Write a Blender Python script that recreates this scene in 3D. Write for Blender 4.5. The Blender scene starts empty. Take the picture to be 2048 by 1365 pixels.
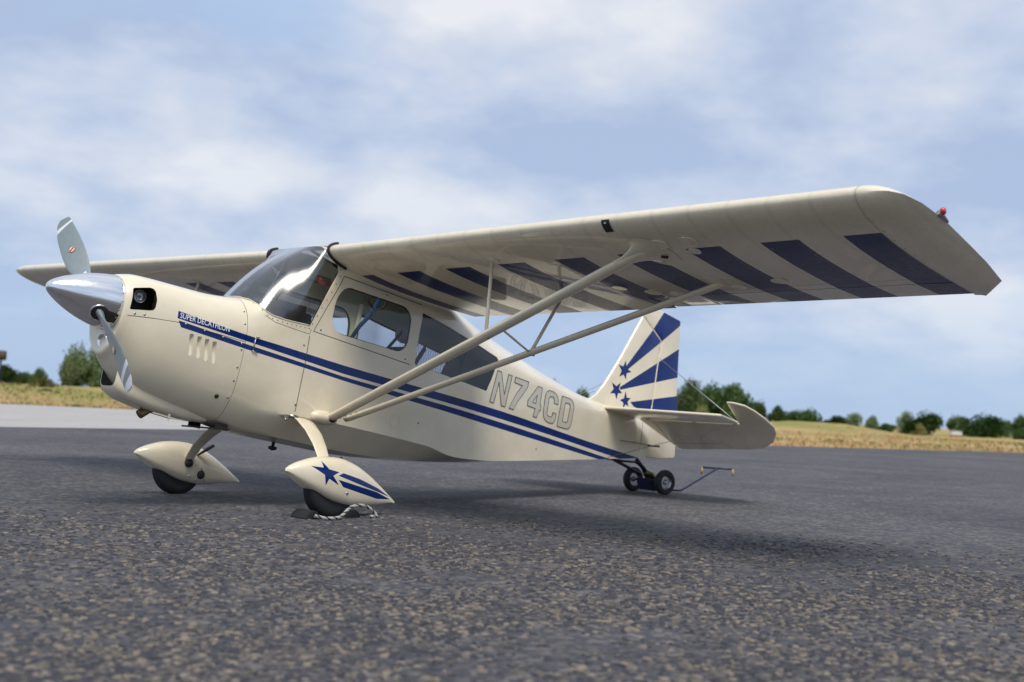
import bpy, bmesh, math, random
from mathutils import Vector, Matrix, noise
random.seed(7)
S = bpy.context.scene
COL = S.collection
PI = math.pi

# ------------------------------------------------------------------ frames
# aircraft frame: x forward (= -s, s metres aft of the spinner), y to port, z up; three-point attitude
TH = math.radians(9.02)
MB = Matrix.Translation((0, 0, 1.445)) @ Matrix.Rotation(-TH, 4, 'Y')
def P(s, y, z): return Vector((-s, y, z))

# ------------------------------------------------------------------ camera
R = ((-0.66488451, 0.73067847, 0.15504053), (0.22845945, 0.00131255, 0.97355254), (0.71115038, 0.68272048, -0.1678031))
camd = bpy.data.cameras.new('camera'); cam = bpy.data.objects.new('camera', camd); COL.objects.link(cam)
M = Matrix([list(r) for r in R]).transposed().to_4x4(); M.translation = Vector((3.59384, 7.6061, -1.21428))
cam.matrix_world = MB @ M
camd.sensor_width = 36; camd.lens = 2446.64 / 2048 * 36; camd.clip_start = .05; camd.clip_end = 6000
camd.dof.use_dof = True; camd.dof.focus_distance = 8.2; camd.dof.aperture_fstop = 1.9
S.camera = cam
S.render.resolution_x = 1024; S.render.resolution_y = 682

# ------------------------------------------------------------------ sun and sky
SUN_EL, SUN_AZ = math.radians(62), math.radians(58)      # azimuth from +x (the nose) towards +y (port)
sd = Vector((math.cos(SUN_EL) * math.cos(SUN_AZ), math.cos(SUN_EL) * math.sin(SUN_AZ), math.sin(SUN_EL)))
ld = bpy.data.lights.new('sun', 'SUN'); ld.energy = 1.5; ld.angle = math.radians(26); ld.color = (1, .945, .86)
lo = bpy.data.objects.new('sun', ld); COL.objects.link(lo); lo.rotation_euler = sd.to_track_quat('Z', 'Y').to_euler()
W = bpy.data.worlds.new('World'); S.world = W; W.use_nodes = True
nt = W.node_tree; nt.nodes.clear()
def N(t, **k):
    n = nt.nodes.new(t)
    for a, b in k.items(): setattr(n, a, b)
    return n
def L(a, b): nt.links.new(a, b)
def mth(op, a, b=None, c=None, clamp=False):
    n = N('ShaderNodeMath', operation=op, use_clamp=clamp)
    for i, v in enumerate((a, b, c)):
        if v is None: continue
        if hasattr(v, 'links'): L(v, n.inputs[i])
        else: n.inputs[i].default_value = v
    return n.outputs[0]
def mixc(f, a, b, bt='MIX'):
    n = N('ShaderNodeMix', data_type='RGBA', blend_type=bt)
    for i, v in ((0, f), (6, a), (7, b)):
        if hasattr(v, 'links'): L(v, n.inputs[i])
        else: n.inputs[i].default_value = v if i == 0 else (*v, 1)
    return n.outputs[2]
def noiz(vec, scale, detail=5, rough=.5, dist=0, out='Fac'):
    n = N('ShaderNodeTexNoise'); n.inputs['Scale'].default_value = scale; n.inputs['Detail'].default_value = detail
    n.inputs['Roughness'].default_value = rough; n.inputs['Distortion'].default_value = dist
    if vec is not None: L(vec, n.inputs['Vector'])
    return n.outputs[out]
def ramp(f, stops):
    n = N('ShaderNodeValToRGB'); L(f, n.inputs[0]); e = n.color_ramp.elements
    while len(e) < len(stops): e.new(.5)
    for el, (p, c) in zip(e, stops):
        el.position = p; el.color = (c, c, c, 1) if not isinstance(c, tuple) else (*c, 1)
    return n.outputs[0]
sky = N('ShaderNodeTexSky', sky_type='NISHITA', sun_disc=False); sky.sun_elevation = SUN_EL
sky.sun_rotation = PI / 2 - SUN_AZ; sky.air_density = 1.0; sky.dust_density = 1.5; sky.ozone_density = 1.2
tc = N('ShaderNodeTexCoord'); sp = N('ShaderNodeSeparateXYZ'); L(tc.outputs['Generated'], sp.inputs[0])
zc = mth('MAXIMUM', sp.outputs[2], 0.0)
zz = mth('ADD', zc, .30)
cb = N('ShaderNodeCombineXYZ'); L(mth('DIVIDE', sp.outputs[0], zz), cb.inputs[0]); L(mth('DIVIDE', sp.outputs[1], zz), cb.inputs[1])
cb.inputs[2].default_value = 3.4
n1 = noiz(cb.outputs[0], 1.15, 3, .5, .15)
n2 = noiz(cb.outputs[0], 2.9, 7, .56, .15)
dens = mth('ADD', mth('MULTIPLY', n1, .62), mth('MULTIPLY', n2, .38))
cloud = ramp(dens, [(.35, 0.0), (.48, 1.0)])
shade = mth('ADD', mth('MULTIPLY', noiz(cb.outputs[0], 1.7, 5, .52, .1), .72), mth('MULTIPLY', noiz(cb.outputs[0], 4.2, 6, .55, .1), .28))
lit = ramp(shade, [(.42, (3.1, 3.85, 5.35)), (.48, (3.9, 4.55, 5.8)), (.54, (4.8, 5.2, 6.05)), (.61, (5.9, 6.1, 6.5))])
skyc = mixc(1.0, sky.outputs[0], (.9, .93, .98), 'MULTIPLY')
base = mixc(.85, skyc, (3.3, 4.45, 6.3))
low = ramp(zc, [(.0, .1), (.04, .3), (.10, .8), (.25, 1.0)])
col = mixc(mth('MULTIPLY', cloud, low), base, lit)
bg = N('ShaderNodeBackground'); L(col, bg.inputs[0]); bg.inputs[1].default_value = .074
wo = N('ShaderNodeOutputWorld'); L(bg.outputs[0], wo.inputs[0])
S.view_settings.view_transform = 'Standard'; S.view_settings.look = 'None'; S.view_settings.exposure = .90; S.view_settings.gamma = 1
S.render.engine = 'CYCLES'

# ------------------------------------------------------------------ helpers
def interp(x, pts):
    if x <= pts[0][0]: return pts[0][1]
    for (a, u), (b, v) in zip(pts, pts[1:]):
        if x <= b: return u + (v - u) * (x - a) / (b - a)
    return pts[-1][1]
def smoothi(x, pts):                               # monotone cubic through the points
    n = len(pts)
    if x <= pts[0][0]: return pts[0][1]
    if x >= pts[-1][0]: return pts[-1][1]
    d = [(pts[i+1][1] - pts[i][1]) / (pts[i+1][0] - pts[i][0]) for i in range(n-1)]
    m = [d[0]] + [0 if d[i-1] * d[i] <= 0 else 2 * d[i-1] * d[i] / (d[i-1] + d[i]) for i in range(1, n-1)] + [d[-1]]
    for i in range(n-1):
        if x <= pts[i+1][0]:
            h = pts[i+1][0] - pts[i][0]; t = (x - pts[i][0]) / h
            return ((2*t**3-3*t*t+1)*pts[i][1] + (t**3-2*t*t+t)*h*m[i] + (-2*t**3+3*t*t)*pts[i+1][1] + (t**3-t*t)*h*m[i+1])
def catmull(p, t):
    n = len(p) - 1; i = min(int(t), n - 1); u = t - i
    a = p[i-1] if i > 0 else None; b = p[i]; c = p[i+1]; d = p[i+2] if i + 2 <= n else None
    out = []
    for k in range(len(b)):
        pa = a[k] if a else 2*b[k]-c[k]; pd = d[k] if d else 2*c[k]-b[k]
        out.append(.5*((2*b[k]) + (-pa+c[k])*u + (2*pa-5*b[k]+4*c[k]-pd)*u*u + (-pa+3*b[k]-3*c[k]+pd)*u**3))
    return out
MATS = {}
def finish(name, bm, mats, parent=None, smooth=True, angle=None, kind=None):
    me = bpy.data.meshes.new(name); bm.normal_update(); bm.to_mesh(me); bm.free()
    for m in (mats if isinstance(mats, (list, tuple)) else [mats]): me.materials.append(m)
    if smooth:
        me.polygons.foreach_set('use_smooth', [True]*len(me.polygons))
        if angle: me.set_sharp_from_angle(angle=math.radians(angle))
    o = bpy.data.objects.new(name, me); COL.objects.link(o)
    if parent is not None: o.parent = parent
    if kind: o['kind'] = kind
    return o
def tag(o, label=None, cat=None, group=None, kind=None):
    if label: o['label'] = label
    if cat: o['category'] = cat
    if group: o['group'] = group
    if kind: o['kind'] = kind
    return o
def empty(name, loc=(0, 0, 0), rot=(0, 0, 0)):
    o = bpy.data.objects.new(name, None); COL.objects.link(o); o.location = loc; o.rotation_euler = rot; o.empty_display_size = .2
    return o
def grid(bm, rows, close=False, mat=0):
    vs = [[bm.verts.new(p) for p in r] for r in rows]
    for a, b in zip(vs, vs[1:]):
        n = len(a)
        for i in range(n if close else n-1):
            j = (i+1) % n
            q = [a[i], a[j], b[j], b[i]]
            q = [v for k, v in enumerate(q) if v.co != q[k-1].co]
            if len(q) >= 3:
                try: bm.faces.new(q).material_index = mat
                except ValueError: pass
    return vs
def cut(bm, poly, ax, cond=None, mat=None, remove=False):
    """split the faces of bm along a convex polygon seen along y ('sz') or z ('sy'); returns the faces inside"""
    ar = sum(poly[i-1][0]*poly[i][1]-poly[i][0]*poly[i-1][1] for i in range(len(poly)))
    if ar < 0: poly = poly[::-1]
    u0, u1 = min(p[0] for p in poly), max(p[0] for p in poly); v0, v1 = min(p[1] for p in poly), max(p[1] for p in poly)
    if ax == 'sz': g = lambda c: (-c.x, c.z)
    elif ax == 'sy': g = lambda c: (-c.x, c.y)
    else: g = lambda c: (c.y, c.z)
    fs = []
    for f in bm.faces:
        uv = [g(v.co) for v in f.verts]
        if max(p[0] for p in uv) < u0 or min(p[0] for p in uv) > u1 or max(p[1] for p in uv) < v0 or min(p[1] for p in uv) > v1: continue
        if cond is None or cond(f.calc_center_median(), f): fs.append(f)
    for i in range(len(poly)):
        a, b = poly[i-1], poly[i]
        du, dv = b[0]-a[0], b[1]-a[1]; l = math.hypot(du, dv)
        if l < 1e-7: continue
        nu, nv = -dv/l, du/l                       # inward
        if ax == 'sz': co, no = Vector((-a[0], 0, a[1])), Vector((-nu, 0, nv))
        elif ax == 'sy': co, no = Vector((-a[0], a[1], 0)), Vector((-nu, nv, 0))
        else: co, no = Vector((0, a[0], a[1])), Vector((0, nu, nv))
        es = {e for f in fs for e in f.edges}; vs = {v for f in fs for v in f.verts}
        r = bmesh.ops.bisect_plane(bm, geom=fs+list(es)+list(vs), dist=1e-5, plane_co=co, plane_no=no)
        fs = [x for x in r['geom'] if isinstance(x, bmesh.types.BMFace) and (x.calc_center_median()-co).dot(no) > 0]
        if not fs: return []
    if mat is not None:
        for f in fs: f.material_index = mat
    if remove:
        bmesh.ops.delete(bm, geom=fs, context='FACES'); return []
    return fs
def strip(pts, w):                                  # thin quads along a polyline
    out = []
    for a, b in zip(pts, pts[1:]):
        d = Vector((b[0]-a[0], b[1]-a[1])); d.normalize(); n = Vector((-d.y, d.x))*w/2
        out.append([(a[0]+n.x, a[1]+n.y), (b[0]+n.x, b[1]+n.y), (b[0]-n.x, b[1]-n.y), (a[0]-n.x, a[1]-n.y)])
    return out
def tube(bm, pts, r, seg=10, caps=True, flat=1.0, up=None, mat=0):
    """round (or flattened) tube through points; r number or list"""
    pts = [Vector(p) for p in pts]; n = len(pts); rs = r if isinstance(r, (list, tuple)) else [r]*n
    rows = []; prev = None
    for i, p in enumerate(pts):
        t = (pts[min(i+1, n-1)] - pts[max(i-1, 0)]).normalized()
        if prev is None:
            a = Vector(up) if up else (Vector((0, 0, 1)) if abs(t.z) < .9 else Vector((1, 0, 0)))
        else: a = prev
        a = (a - t*a.dot(t)).normalized(); b = t.cross(a); prev = a
        rows.append([p + a*math.cos(2*PI*k/seg)*rs[i] + b*math.sin(2*PI*k/seg)*rs[i]*flat for k in range(seg)])
    vs = grid(bm, rows, True, mat)
    if caps:
        bm.faces.new(vs[0][::-1]).material_index = mat; bm.faces.new(vs[-1]).material_index = mat
def box(bm, c, h, rot=None, mat=0, bev=0):
    r = bmesh.ops.create_cube(bm, size=1)
    for v in r['verts']:
        v.co = Vector((v.co.x*2*h[0], v.co.y*2*h[1], v.co.z*2*h[2]))
        if rot is not None: v.co = rot @ v.co
        v.co += Vector(c)
    fs = {f for v in r['verts'] for f in v.link_faces}
    for f in fs: f.material_index = mat
    if bev: bmesh.ops.bevel(bm, geom=list({e for f in fs for e in f.edges}), offset=bev, segments=2, affect='EDGES')
def disc(bm, c, n, r, t=.002, seg=20, mat=0):
    n = Vector(n).normalized(); tube(bm, [Vector(c)-n*t, Vector(c)+n*t], r, seg, mat=mat)
def lathe(bm, prof, axis_o, axis, seg=40, mat=0, up=(0, 0, 1)):
    ax = Vector(axis).normalized(); a = Vector(up) if abs(ax.z) < .99 else Vector((1, 0, 0)); a = (a-ax*a.dot(ax)).normalized(); b = ax.cross(a); o = Vector(axis_o)
    rows = []
    for (h, r) in prof: rows.append([o+ax*h+(a*math.cos(2*PI*k/seg)+b*math.sin(2*PI*k/seg))*max(r, 1e-4) for k in range(seg)])
    vs = grid(bm, rows, True, mat)
    return vs

# ------------------------------------------------------------------ fuselage loft
ANG = [0, 22, 44, 67, 90, 113, 136, 158, 180]
def sup(zt, zb, hw, zw, nu=2.4, nl=2.6):
    out = []
    for a in ANG:
        c, s_ = math.cos(math.radians(a)), math.sin(math.radians(a)); n = nu if c > 0 else nl
        y = hw*abs(s_)**(2/n); z = zw + ((zt-zw) if c > 0 else (zw-zb))*math.copysign(abs(c)**(2/n), c)
        out.append((y if a not in (0, 180) else 0.0, z))
    return out
SEC = [
 (.425, sup(.205, -.37, .225, -.03, 2.2, 2.0)), (.50, sup(.224, -.45, .252, -.04, 2.3, 2.15)), (.62, sup(.23, -.55, .282, -.06, 2.4, 2.3)), (.80, sup(.233, -.600, .308, -.08, 2.5, 2.4)),
 (1.0, sup(.238, -.628, .328, -.09, 2.5, 2.5)), (1.29, sup(.275, -.662, .35, -.1, 2.5, 2.6)),
 (1.42, [(0,.33),(.16,.31),(.30,.24),(.342,.12),(.360,-.08),(.346,-.36),(.287,-.54),(.175,-.645),(0,-.678)]),
 (1.565,[(0,.50),(.2,.48),(.36,.30),(.375,.14),(.376,-.07),(.366,-.33),(.328,-.525),(.195,-.655),(0,-.686)]),
 (1.78, [(0,.74),(.22,.73),(.385,.60),(.392,.30),(.392,-.04),(.392,-.28),(.391,-.495),(.22,-.665),(0,-.69)]),
 (1.95, [(0,.845),(.25,.84),(.388,.625),(.392,.30),(.392,-.04),(.392,-.28),(.392,-.487),(.22,-.667),(0,-.69)]),
 (2.4,  [(0,.865),(.25,.855),(.388,.62),(.392,.30),(.392,-.04),(.392,-.28),(.392,-.484),(.22,-.668),(0,-.69)]),
 (3.1,  [(0,.78),(.25,.77),(.388,.62),(.392,.30),(.392,-.04),(.392,-.28),(.392,-.49),(.22,-.625),(0,-.64)]),
 (3.44, [(0,.705),(.16,.70),(.30,.60),(.376,.40),(.377,-.04),(.377,-.30),(.377,-.528),(.2,-.585),(0,-.60)]),
 (3.84, [(0,.625),(.11,.61),(.22,.52),(.325,.375),(.332,-.03),(.332,-.26),(.332,-.50),(.16,-.53),(0,-.54)]),
 (4.3,  [(0,.535),(.07,.525),(.16,.46),(.268,.33),(.278,-.02),(.280,-.22),(.281,-.433),(.14,-.44),(0,-.445)]),
 (4.84, [(0,.438),(.05,.43),(.125,.38),(.207,.295),(.216,-.01),(.219,-.17),(.220,-.345),(.11,-.35),(0,-.352)]),
 (5.4,  [(0,.36),(.035,.355),(.09,.32),(.146,.25),(.152,0),(.155,-.12),(.156,-.252),(.08,-.256),(0,-.257)]),
 (6.0,  [(0,.34),(.03,.335),(.055,.29),(.08,.21),(.086,.02),(.089,-.07),(.090,-.152),(.05,-.154),(0,-.155)]),
 (6.53, [(0,.335),(.012,.33),(.02,.27),(.026,.17),(.03,.04),(.031,-.01),(.031,-.062),(.02,-.064),(0,-.065)]),
]
NSUB = 6
_cols = [[[(s, pts[k][j]) for s, pts in SEC] for j in (0, 1)] for k in range(9)]
def ring(s):
    key = [(smoothi(s, _cols[k][0]), smoothi(s, _cols[k][1])) for k in range(9)]
    r = interp(s, [(1.45, 1.0), (1.85, 0.0)])
    out = []
    ex = [(-key[1][0], key[1][1])] + key + [(-key[7][0], key[7][1])]
    for i in range(8*NSUB+1):
        t = i/NSUB; k = min(int(t), 7); u = t-k
        lin = [key[k][j]*(1-u)+key[k+1][j]*u for j in (0, 1)]
        cm = catmull(ex, t+1)
        if s > 1.8: rr = .85 if k < 3 else 0       # turtledeck stays rounded
        else: rr = r
        out.append([lin[j]*(1-rr)+cm[j]*rr for j in (0, 1)])
    out[0][0] = 0; out[-1][0] = 0
    return out
def fus_hw(s, z):                                   # half width of the skin at height z
    q = ring(s); best = 0
    for (ya, za), (yb, zb) in zip(q, q[1:]):
        if (za-z)*(zb-z) <= 0 and za != zb:
            best = max(best, ya+(yb-ya)*(z-za)/(zb-za))
    return best
def fus_rows(s0, s1, step):
    n = max(1, round((s1-s0)/step)); rows = []
    for i in range(n+1):
        s = s0+(s1-s0)*i/n; q = ring(s)
        rows.append([P(s, y, z) for y, z in q] + [P(s, -y, z) for y, z in q[-2:0:-1]])
    return rows

# ------------------------------------------------------------------ wing section
CH, WLE, WZ, DIH = 1.60, 1.832, .772, .0165
def foil(x, up):
    x = max(0., min(1., x)); t = .135
    yt = 5*t*(.2969*math.sqrt(x)-.126*x-.3516*x*x+.2843*x**3-.1036*x**4)
    yc = .012*(2*.4*x-x*x)/.16 if x < .4 else .012*(1-.8+.8*x-x*x)/.36
    return yc+yt if up else yc-yt
def wz(s, y, up=False):
    x = (s-WLE)/CH
    return WZ + DIH*(abs(y)-.35) - .12*x + CH*foil(x, up)
def pant_rows(side):
    top = [(1.37,-.912),(1.40,-.885),(1.47,-.845),(1.60,-.795),(1.70,-.775),(1.80,-.768),(1.92,-.785),(2.05,-.828),(2.2,-.898),(2.32,-.962),(2.375,-.992)]
    bot = [(1.37,-.918),(1.40,-.935),(1.47,-.972),(1.60,-1.022),(1.70,-1.052),(1.80,-1.072),(1.92,-1.082),(2.05,-1.065),(2.2,-1.035),(2.32,-1.01),(2.375,-1.0)]
    wid = [(1.37,.004),(1.40,.03),(1.47,.062),(1.60,.093),(1.70,.104),(1.80,.108),(1.92,.10),(2.05,.08),(2.2,.046),(2.32,.016),(2.375,.004)]
    rows = []
    for i in range(61):
        s = 1.37 + 1.005*(.5-.5*math.cos(PI*i/60)) ; zt, zb, w = smoothi(s, top), smoothi(s, bot), smoothi(s, wid); zm = (zt+zb)/2-.01
        r = []
        for k in range(40):
            a = 2*PI*k/40; c, q = math.cos(a), math.sin(a)
            e1, e2 = (.85, .9) if c > 0 else (.85-.35*min(1, -c*3), .60)
            r.append(P(s, side*.965+w*math.copysign(abs(q)**e1, q), zm+((zt-zm) if c > 0 else (zm-zb))*math.copysign(abs(c)**e2, c)))
        rows.append(r)
    return rows
#ENDSTAGE
# ------------------------------------------------------------------ materials
def mat(name, col=(.5,.5,.5), rough=.5, metal=0, coat=0, spec=.5, build=None, coat_rough=.03):
    m = bpy.data.materials.new(name); m.use_nodes = True
    global nt; nt = m.node_tree; b = nt.nodes['Principled BSDF']
    b.inputs['Base Color'].default_value = (*col, 1); b.inputs['Roughness'].default_value = rough; b.inputs['Metallic'].default_value = metal
    b.inputs['Coat Weight'].default_value = coat; b.inputs['Coat Roughness'].default_value = coat_rough; b.inputs['Specular IOR Level'].default_value = spec
    if build: build(b)
    return m
def objco():
    return N('ShaderNodeTexCoord').outputs['Object']
def bump(b, h, strength, dist, coat=False):
    n = N('ShaderNodeBump'); n.inputs['Strength'].default_value = strength; n.inputs['Distance'].default_value = dist
    L(h, n.inputs['Height']); L(n.outputs[0], b.inputs['Normal'])
    if coat: L(n.outputs[0], b.inputs['Coat Normal'])
CREAM = (.83, .735, .545)
def paint_build(col, amt=.06, bmp=.006):
    def f(b):
        v = objco(); a = noiz(v, 3.0, 4, .6); c = noiz(v, 60, 3, .6)
        dirt = mth('ADD', mth('MULTIPLY', a, .7), mth('MULTIPLY', c, .3))
        L(mixc(ramp(dirt, [(.35, 1.0), (.58, 0.0)]), tuple(x*(1-amt*1.5) for x in col), tuple(min(1, x*(1+amt*.4)) for x in col)), b.inputs['Base Color'])
        L(mth('MULTIPLY_ADD', c, .25, .18), b.inputs['Roughness'])
        bump(b, mth('ADD', noiz(v, 5, 2, .5), mth('MULTIPLY', noiz(v, 260, 2, .5), .004)), .25, bmp, True)
    return f
m_cream = mat('cream_paint', CREAM, .3, 0, .9, build=paint_build(CREAM))
m_cowl = mat('cream_cowl_paint', CREAM, .3, 0, 1, build=paint_build(CREAM, .05, .002))
m_blue = mat('blue_paint', (.006, .024, .16), .3, 0, .4, spec=.15, build=paint_build((.003, .024, .165), .2, .003))
def wing_build(col, amt):
    def f(b):
        v = objco(); s_ = N('ShaderNodeSeparateXYZ'); L(v, s_.inputs[0])
        fr = mth('FRACT', mth('DIVIDE', s_.outputs[1], .257)); rib = mth('SUBTRACT', 1.0, mth('MULTIPLY', mth('ABSOLUTE', mth('SUBTRACT', fr, .5)), 2.0))
        tape = mth('SMOOTH_MIN', mth('MULTIPLY', rib, 8.0), 1.0, .3)
        a = noiz(v, 2.2, 5, .65); sc = noiz(v, 45, 5, .7)
        stain = ramp(mth('ADD', mth('MULTIPLY', a, .5), mth('MULTIPLY', sc, .5)), [(.42, 1.0), (.60, 0.0)])
        spk = ramp(noiz(v, 28, 2, .5), [(.70, 0.0), (.74, 1.0)]); sq = mth('MULTIPLY', spk, ramp(noiz(v, 2.6, 2), [(.45, 0.), (.6, 1.)]))
        edge = ramp(rib, [(.10, 1.0), (.13, 0.0)])
        c0_ = mixc(stain, tuple(x*(1-amt) for x in col), col); c1_ = mixc(mth('MULTIPLY', edge, .10), c0_, (.25, .22, .17))
        L(mixc(mth('MULTIPLY', sq, .35), c1_, (.5, .47, .40)), b.inputs['Base Color'])
        L(mth('MULTIPLY_ADD', sc, .3, .2), b.inputs['Roughness'])
        h = mth('ADD', mth('MULTIPLY', tape, -.20), mth('ADD', mth('MULTIPLY', noiz(v, 7, 3, .5), .35), mth('MULTIPLY', sc, .015)))
        bump(b, h, .15, .010, True)
    return f
m_wing = mat('cream_fabric', CREAM, .3, 0, 1, build=wing_build(CREAM, .12))
m_wblue = mat('blue_fabric', (.006, .02, .12), .3, 0, .3, spec=.15, build=wing_build((.003, .016, .12), .3))
m_dark = mat('black_rubber', (.012, .012, .013), .6, build=lambda b: bump(b, noiz(objco(), 90, 3), .3, .002))
m_tyre = mat('tyre_rubber', (.016, .016, .018), .75, build=lambda b: bump(b, noiz(objco(), 140, 4), .4, .002))
m_seam = mat('panel_gap', (.03, .027, .022), .7, build=lambda b: bump(b, noiz(objco(), 200, 2), .3, .001))
m_chrome = mat('polished_aluminium', (.86, .87, .89), .07, 1, build=lambda b: (L(mth('MULTIPLY_ADD', noiz(objco(), 40, 4, .6), .20, .07), b.inputs['Roughness']), bump(b, noiz(objco(), 14, 2), .12, .003)))
m_steel = mat('steel', (.42, .42, .43), .35, 1, build=lambda b: L(mth('MULTIPLY_ADD', noiz(objco(), 120, 3), .4, .15), b.inputs['Roughness']))
m_blade = mat('grey_blade_paint', (.27, .32, .33), .38, 0, .2, build=lambda b: (L(mixc(ramp(noiz(objco(), 30, 5, .7), [(.3, 0.), (.7, 1.)]), (.20, .245, .255), (.24, .285, .295)), b.inputs['Base Color']), bump(b, noiz(objco(), 80, 2), .1, .001)))
m_white = mat('white_paint', (.8, .8, .8), .35, build=lambda b: bump(b, noiz(objco(), 60, 2), .1, .001))
m_red = mat('red_lens', (.55, .01, .015), .15, 0, 1, build=lambda b: bump(b, noiz(objco(), 50, 2), .05, .001))
m_int = mat('cabin_liner', (.68, .69, .52), .7, build=lambda b: bump(b, noiz(objco(), 50, 4), .3, .004))
m_seat = mat('black_upholstery', (.02, .021, .024), .65, build=lambda b: bump(b, noiz(objco(), 60, 4), .5, .004))
m_greyhd = mat('grey_upholstery', (.30, .32, .36), .7, build=lambda b: bump(b, noiz(objco(), 40, 4), .4, .004))
m_strap = mat('blue_webbing', (.008, .06, .16), .6, build=lambda b: bump(b, noiz(objco(), 300, 2), .3, .001))
m_net = mat('net_cord', (.05, .055, .06), .7, build=lambda b: bump(b, noiz(objco(), 200, 2), .3, .001))
m_decal = mat('beige_decal', (.58, .53, .42), .3, 0, .9, build=lambda b: bump(b, noiz(objco(), 5, 2), .2, .005, True))
m_ink = mat('black_decal', (.03, .028, .025), .4, build=lambda b: bump(b, noiz(objco(), 5, 2), .2, .003))
m_navy = mat('navy_enamel', (.008, .012, .045), .45, 0, .2, build=lambda b: bump(b, noiz(objco(), 60, 3), .2, .002))
m_yellow = mat('yellow_grip', (.42, .33, .12), .6, build=lambda b: bump(b, noiz(objco(), 60, 3), .3, .002))
m_rope = mat('rope_fibre', (.42, .42, .40), .8, build=lambda b: bump(b, noiz(objco(), 150, 3), .5, .003))
m_brass = mat('oily_brass', (.20, .15, .07), .4, .7, build=lambda b: bump(b, noiz(objco(), 60, 3), .3, .003))
def glass(name, tint, k_=.8, b_=.01, rmin=.02):
    m = bpy.data.materials.new(name); m.use_nodes = True
    global nt; nt = m.node_tree; nt.nodes.clear()
    fr = N('ShaderNodeFresnel'); fr.inputs['IOR'].default_value = 1.5
    t = N('ShaderNodeBsdfTransparent'); t.inputs[0].default_value = (*tint, 1)
    g = N('ShaderNodeBsdfGlossy'); L(mth('MULTIPLY_ADD', noiz(objco(), 5, 5, .6), rmin*.8, rmin*.6), g.inputs['Roughness'])
    bp_ = N('ShaderNodeBump'); bp_.inputs['Strength'].default_value = .012; bp_.inputs['Distance'].default_value = .02; L(noiz(objco(), 4, 2), bp_.inputs['Height'])
    L(bp_.outputs[0], g.inputs['Normal']); L(bp_.outputs[0], fr.inputs['Normal'])
    mx = N('ShaderNodeMixShader'); L(mth('MULTIPLY_ADD', fr.outputs[0], k_, b_, clamp=True), mx.inputs[0]); L(t.outputs[0], mx.inputs[1]); L(g.outputs[0], mx.inputs[2])
    o = N('ShaderNodeOutputMaterial'); L(mx.outputs[0], o.inputs[0]); return m
m_glass = glass('acrylic_glass', (.93, .95, .95)); m_smoke = glass('smoked_acrylic', (.66, .66, .72), 1.1, .02); m_ws = glass('windscreen_acrylic', (.90, .93, .94), 2.4, .07, .20)

# ------------------------------------------------------------------ ground
def flat(name, pts, z, m, kind='structure'):
    bm = bmesh.new(); bm.faces.new([bm.verts.new((x, y, z)) for x, y in pts]); bm.normal_update(); bmesh.ops.triangulate(bm, faces=bm.faces[:]); bmesh.ops.recalc_face_normals(bm, faces=bm.faces[:])
    return finish(name, bm, m, smooth=False, kind=kind)
def asphalt(light):
    def f(b):
        v = objco()
        lo_ = noiz(v, .35, 5, .55, .5); md = noiz(v, 3.2, 5, .65)
        vor = N('ShaderNodeTexVoronoi', feature='F1'); vor.inputs['Scale'].default_value = 30; vor.inputs['Randomness'].default_value = 1
        wv = N('ShaderNodeMapping'); 
        nz = noiz(v, 9, 3, .5, 0, 'Color'); ad = N('ShaderNodeVectorMath', operation='MULTIPLY_ADD'); L(nz, ad.inputs[0]); ad.inputs[1].default_value = (.06,)*3; L(v, ad.inputs[2]); L(ad.outputs[0], vor.inputs['Vector'])
        wh = N('ShaderNodeTexWhiteNoise', noise_dimensions='3D'); L(vor.outputs['Color'], wh.inputs['Vector'])
        body = ramp(vor.outputs['Distance'], [(.0, 1.0), (.55, .9), (.9, 0.0)])
        pick = ramp(wh.outputs['Value'], [(.52, 0.0), (.75, 1.0)])
        v2 = N('ShaderNodeTexVoronoi', feature='F1'); v2.inputs['Scale'].default_value = 70; L(ad.outputs[0], v2.inputs['Vector'])
        w2 = N('ShaderNodeTexWhiteNoise', noise_dimensions='3D'); L(v2.outputs['Color'], w2.inputs['Vector'])
        small = mth('MULTIPLY', ramp(v2.outputs['Distance'], [(.0, 1.0), (.5, .9), (.85, 0.0)]), ramp(w2.outputs['Value'], [(.55, 0.0), (.85, 1.0)]))
        stone = mth('MAXIMUM', mth('MULTIPLY', body, pick), mth('MULTIPLY', small, .8))
        fine = ramp(noiz(v, 190, 4, .7), [(.42, 0.), (.62, 1.)])
        if light: dk, md_, st = (.30, .29, .285), (.36, .345, .335), (.42, .40, .38)
        else: dk, md_, st = (.031, .032, .041), (.057, .059, .073), (.22, .195, .165)
        base_ = mixc(ramp(mth('ADD', mth('MULTIPLY', lo_, .6), mth('MULTIPLY', md, .4)), [(.38, 0.), (.62, 1.)]), dk, md_)
        amount = ramp(mth('ADD', mth('MULTIPLY', md, .5), mth('MULTIPLY', lo_, .5)), [(.36, .25), (.58, 1.0)])
        tone = mixc(wh.outputs['Value'], tuple(x*.75 for x in st), tuple(min(1, x*1.2) for x in st)); c = mixc(mth('MULTIPLY', mth('MULTIPLY', stone, amount), .62), base_, tone)
        c = mixc(mth('MULTIPLY', fine, .28), c, tuple(x*1.7 for x in md_))
        L(c, b.inputs['Base Color']); b.inputs['Roughness'].default_value = .82
        h = mth('ADD', mth('MULTIPLY', body, .6), mth('MULTIPLY', noiz(v, 120, 4, .7), .6)); bump(b, h, .7, .007)
    return f
m_asph = mat('asphalt', build=asphalt(False), spec=.3); m_conc = mat('pale_asphalt', build=asphalt(True), spec=.3)
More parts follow.
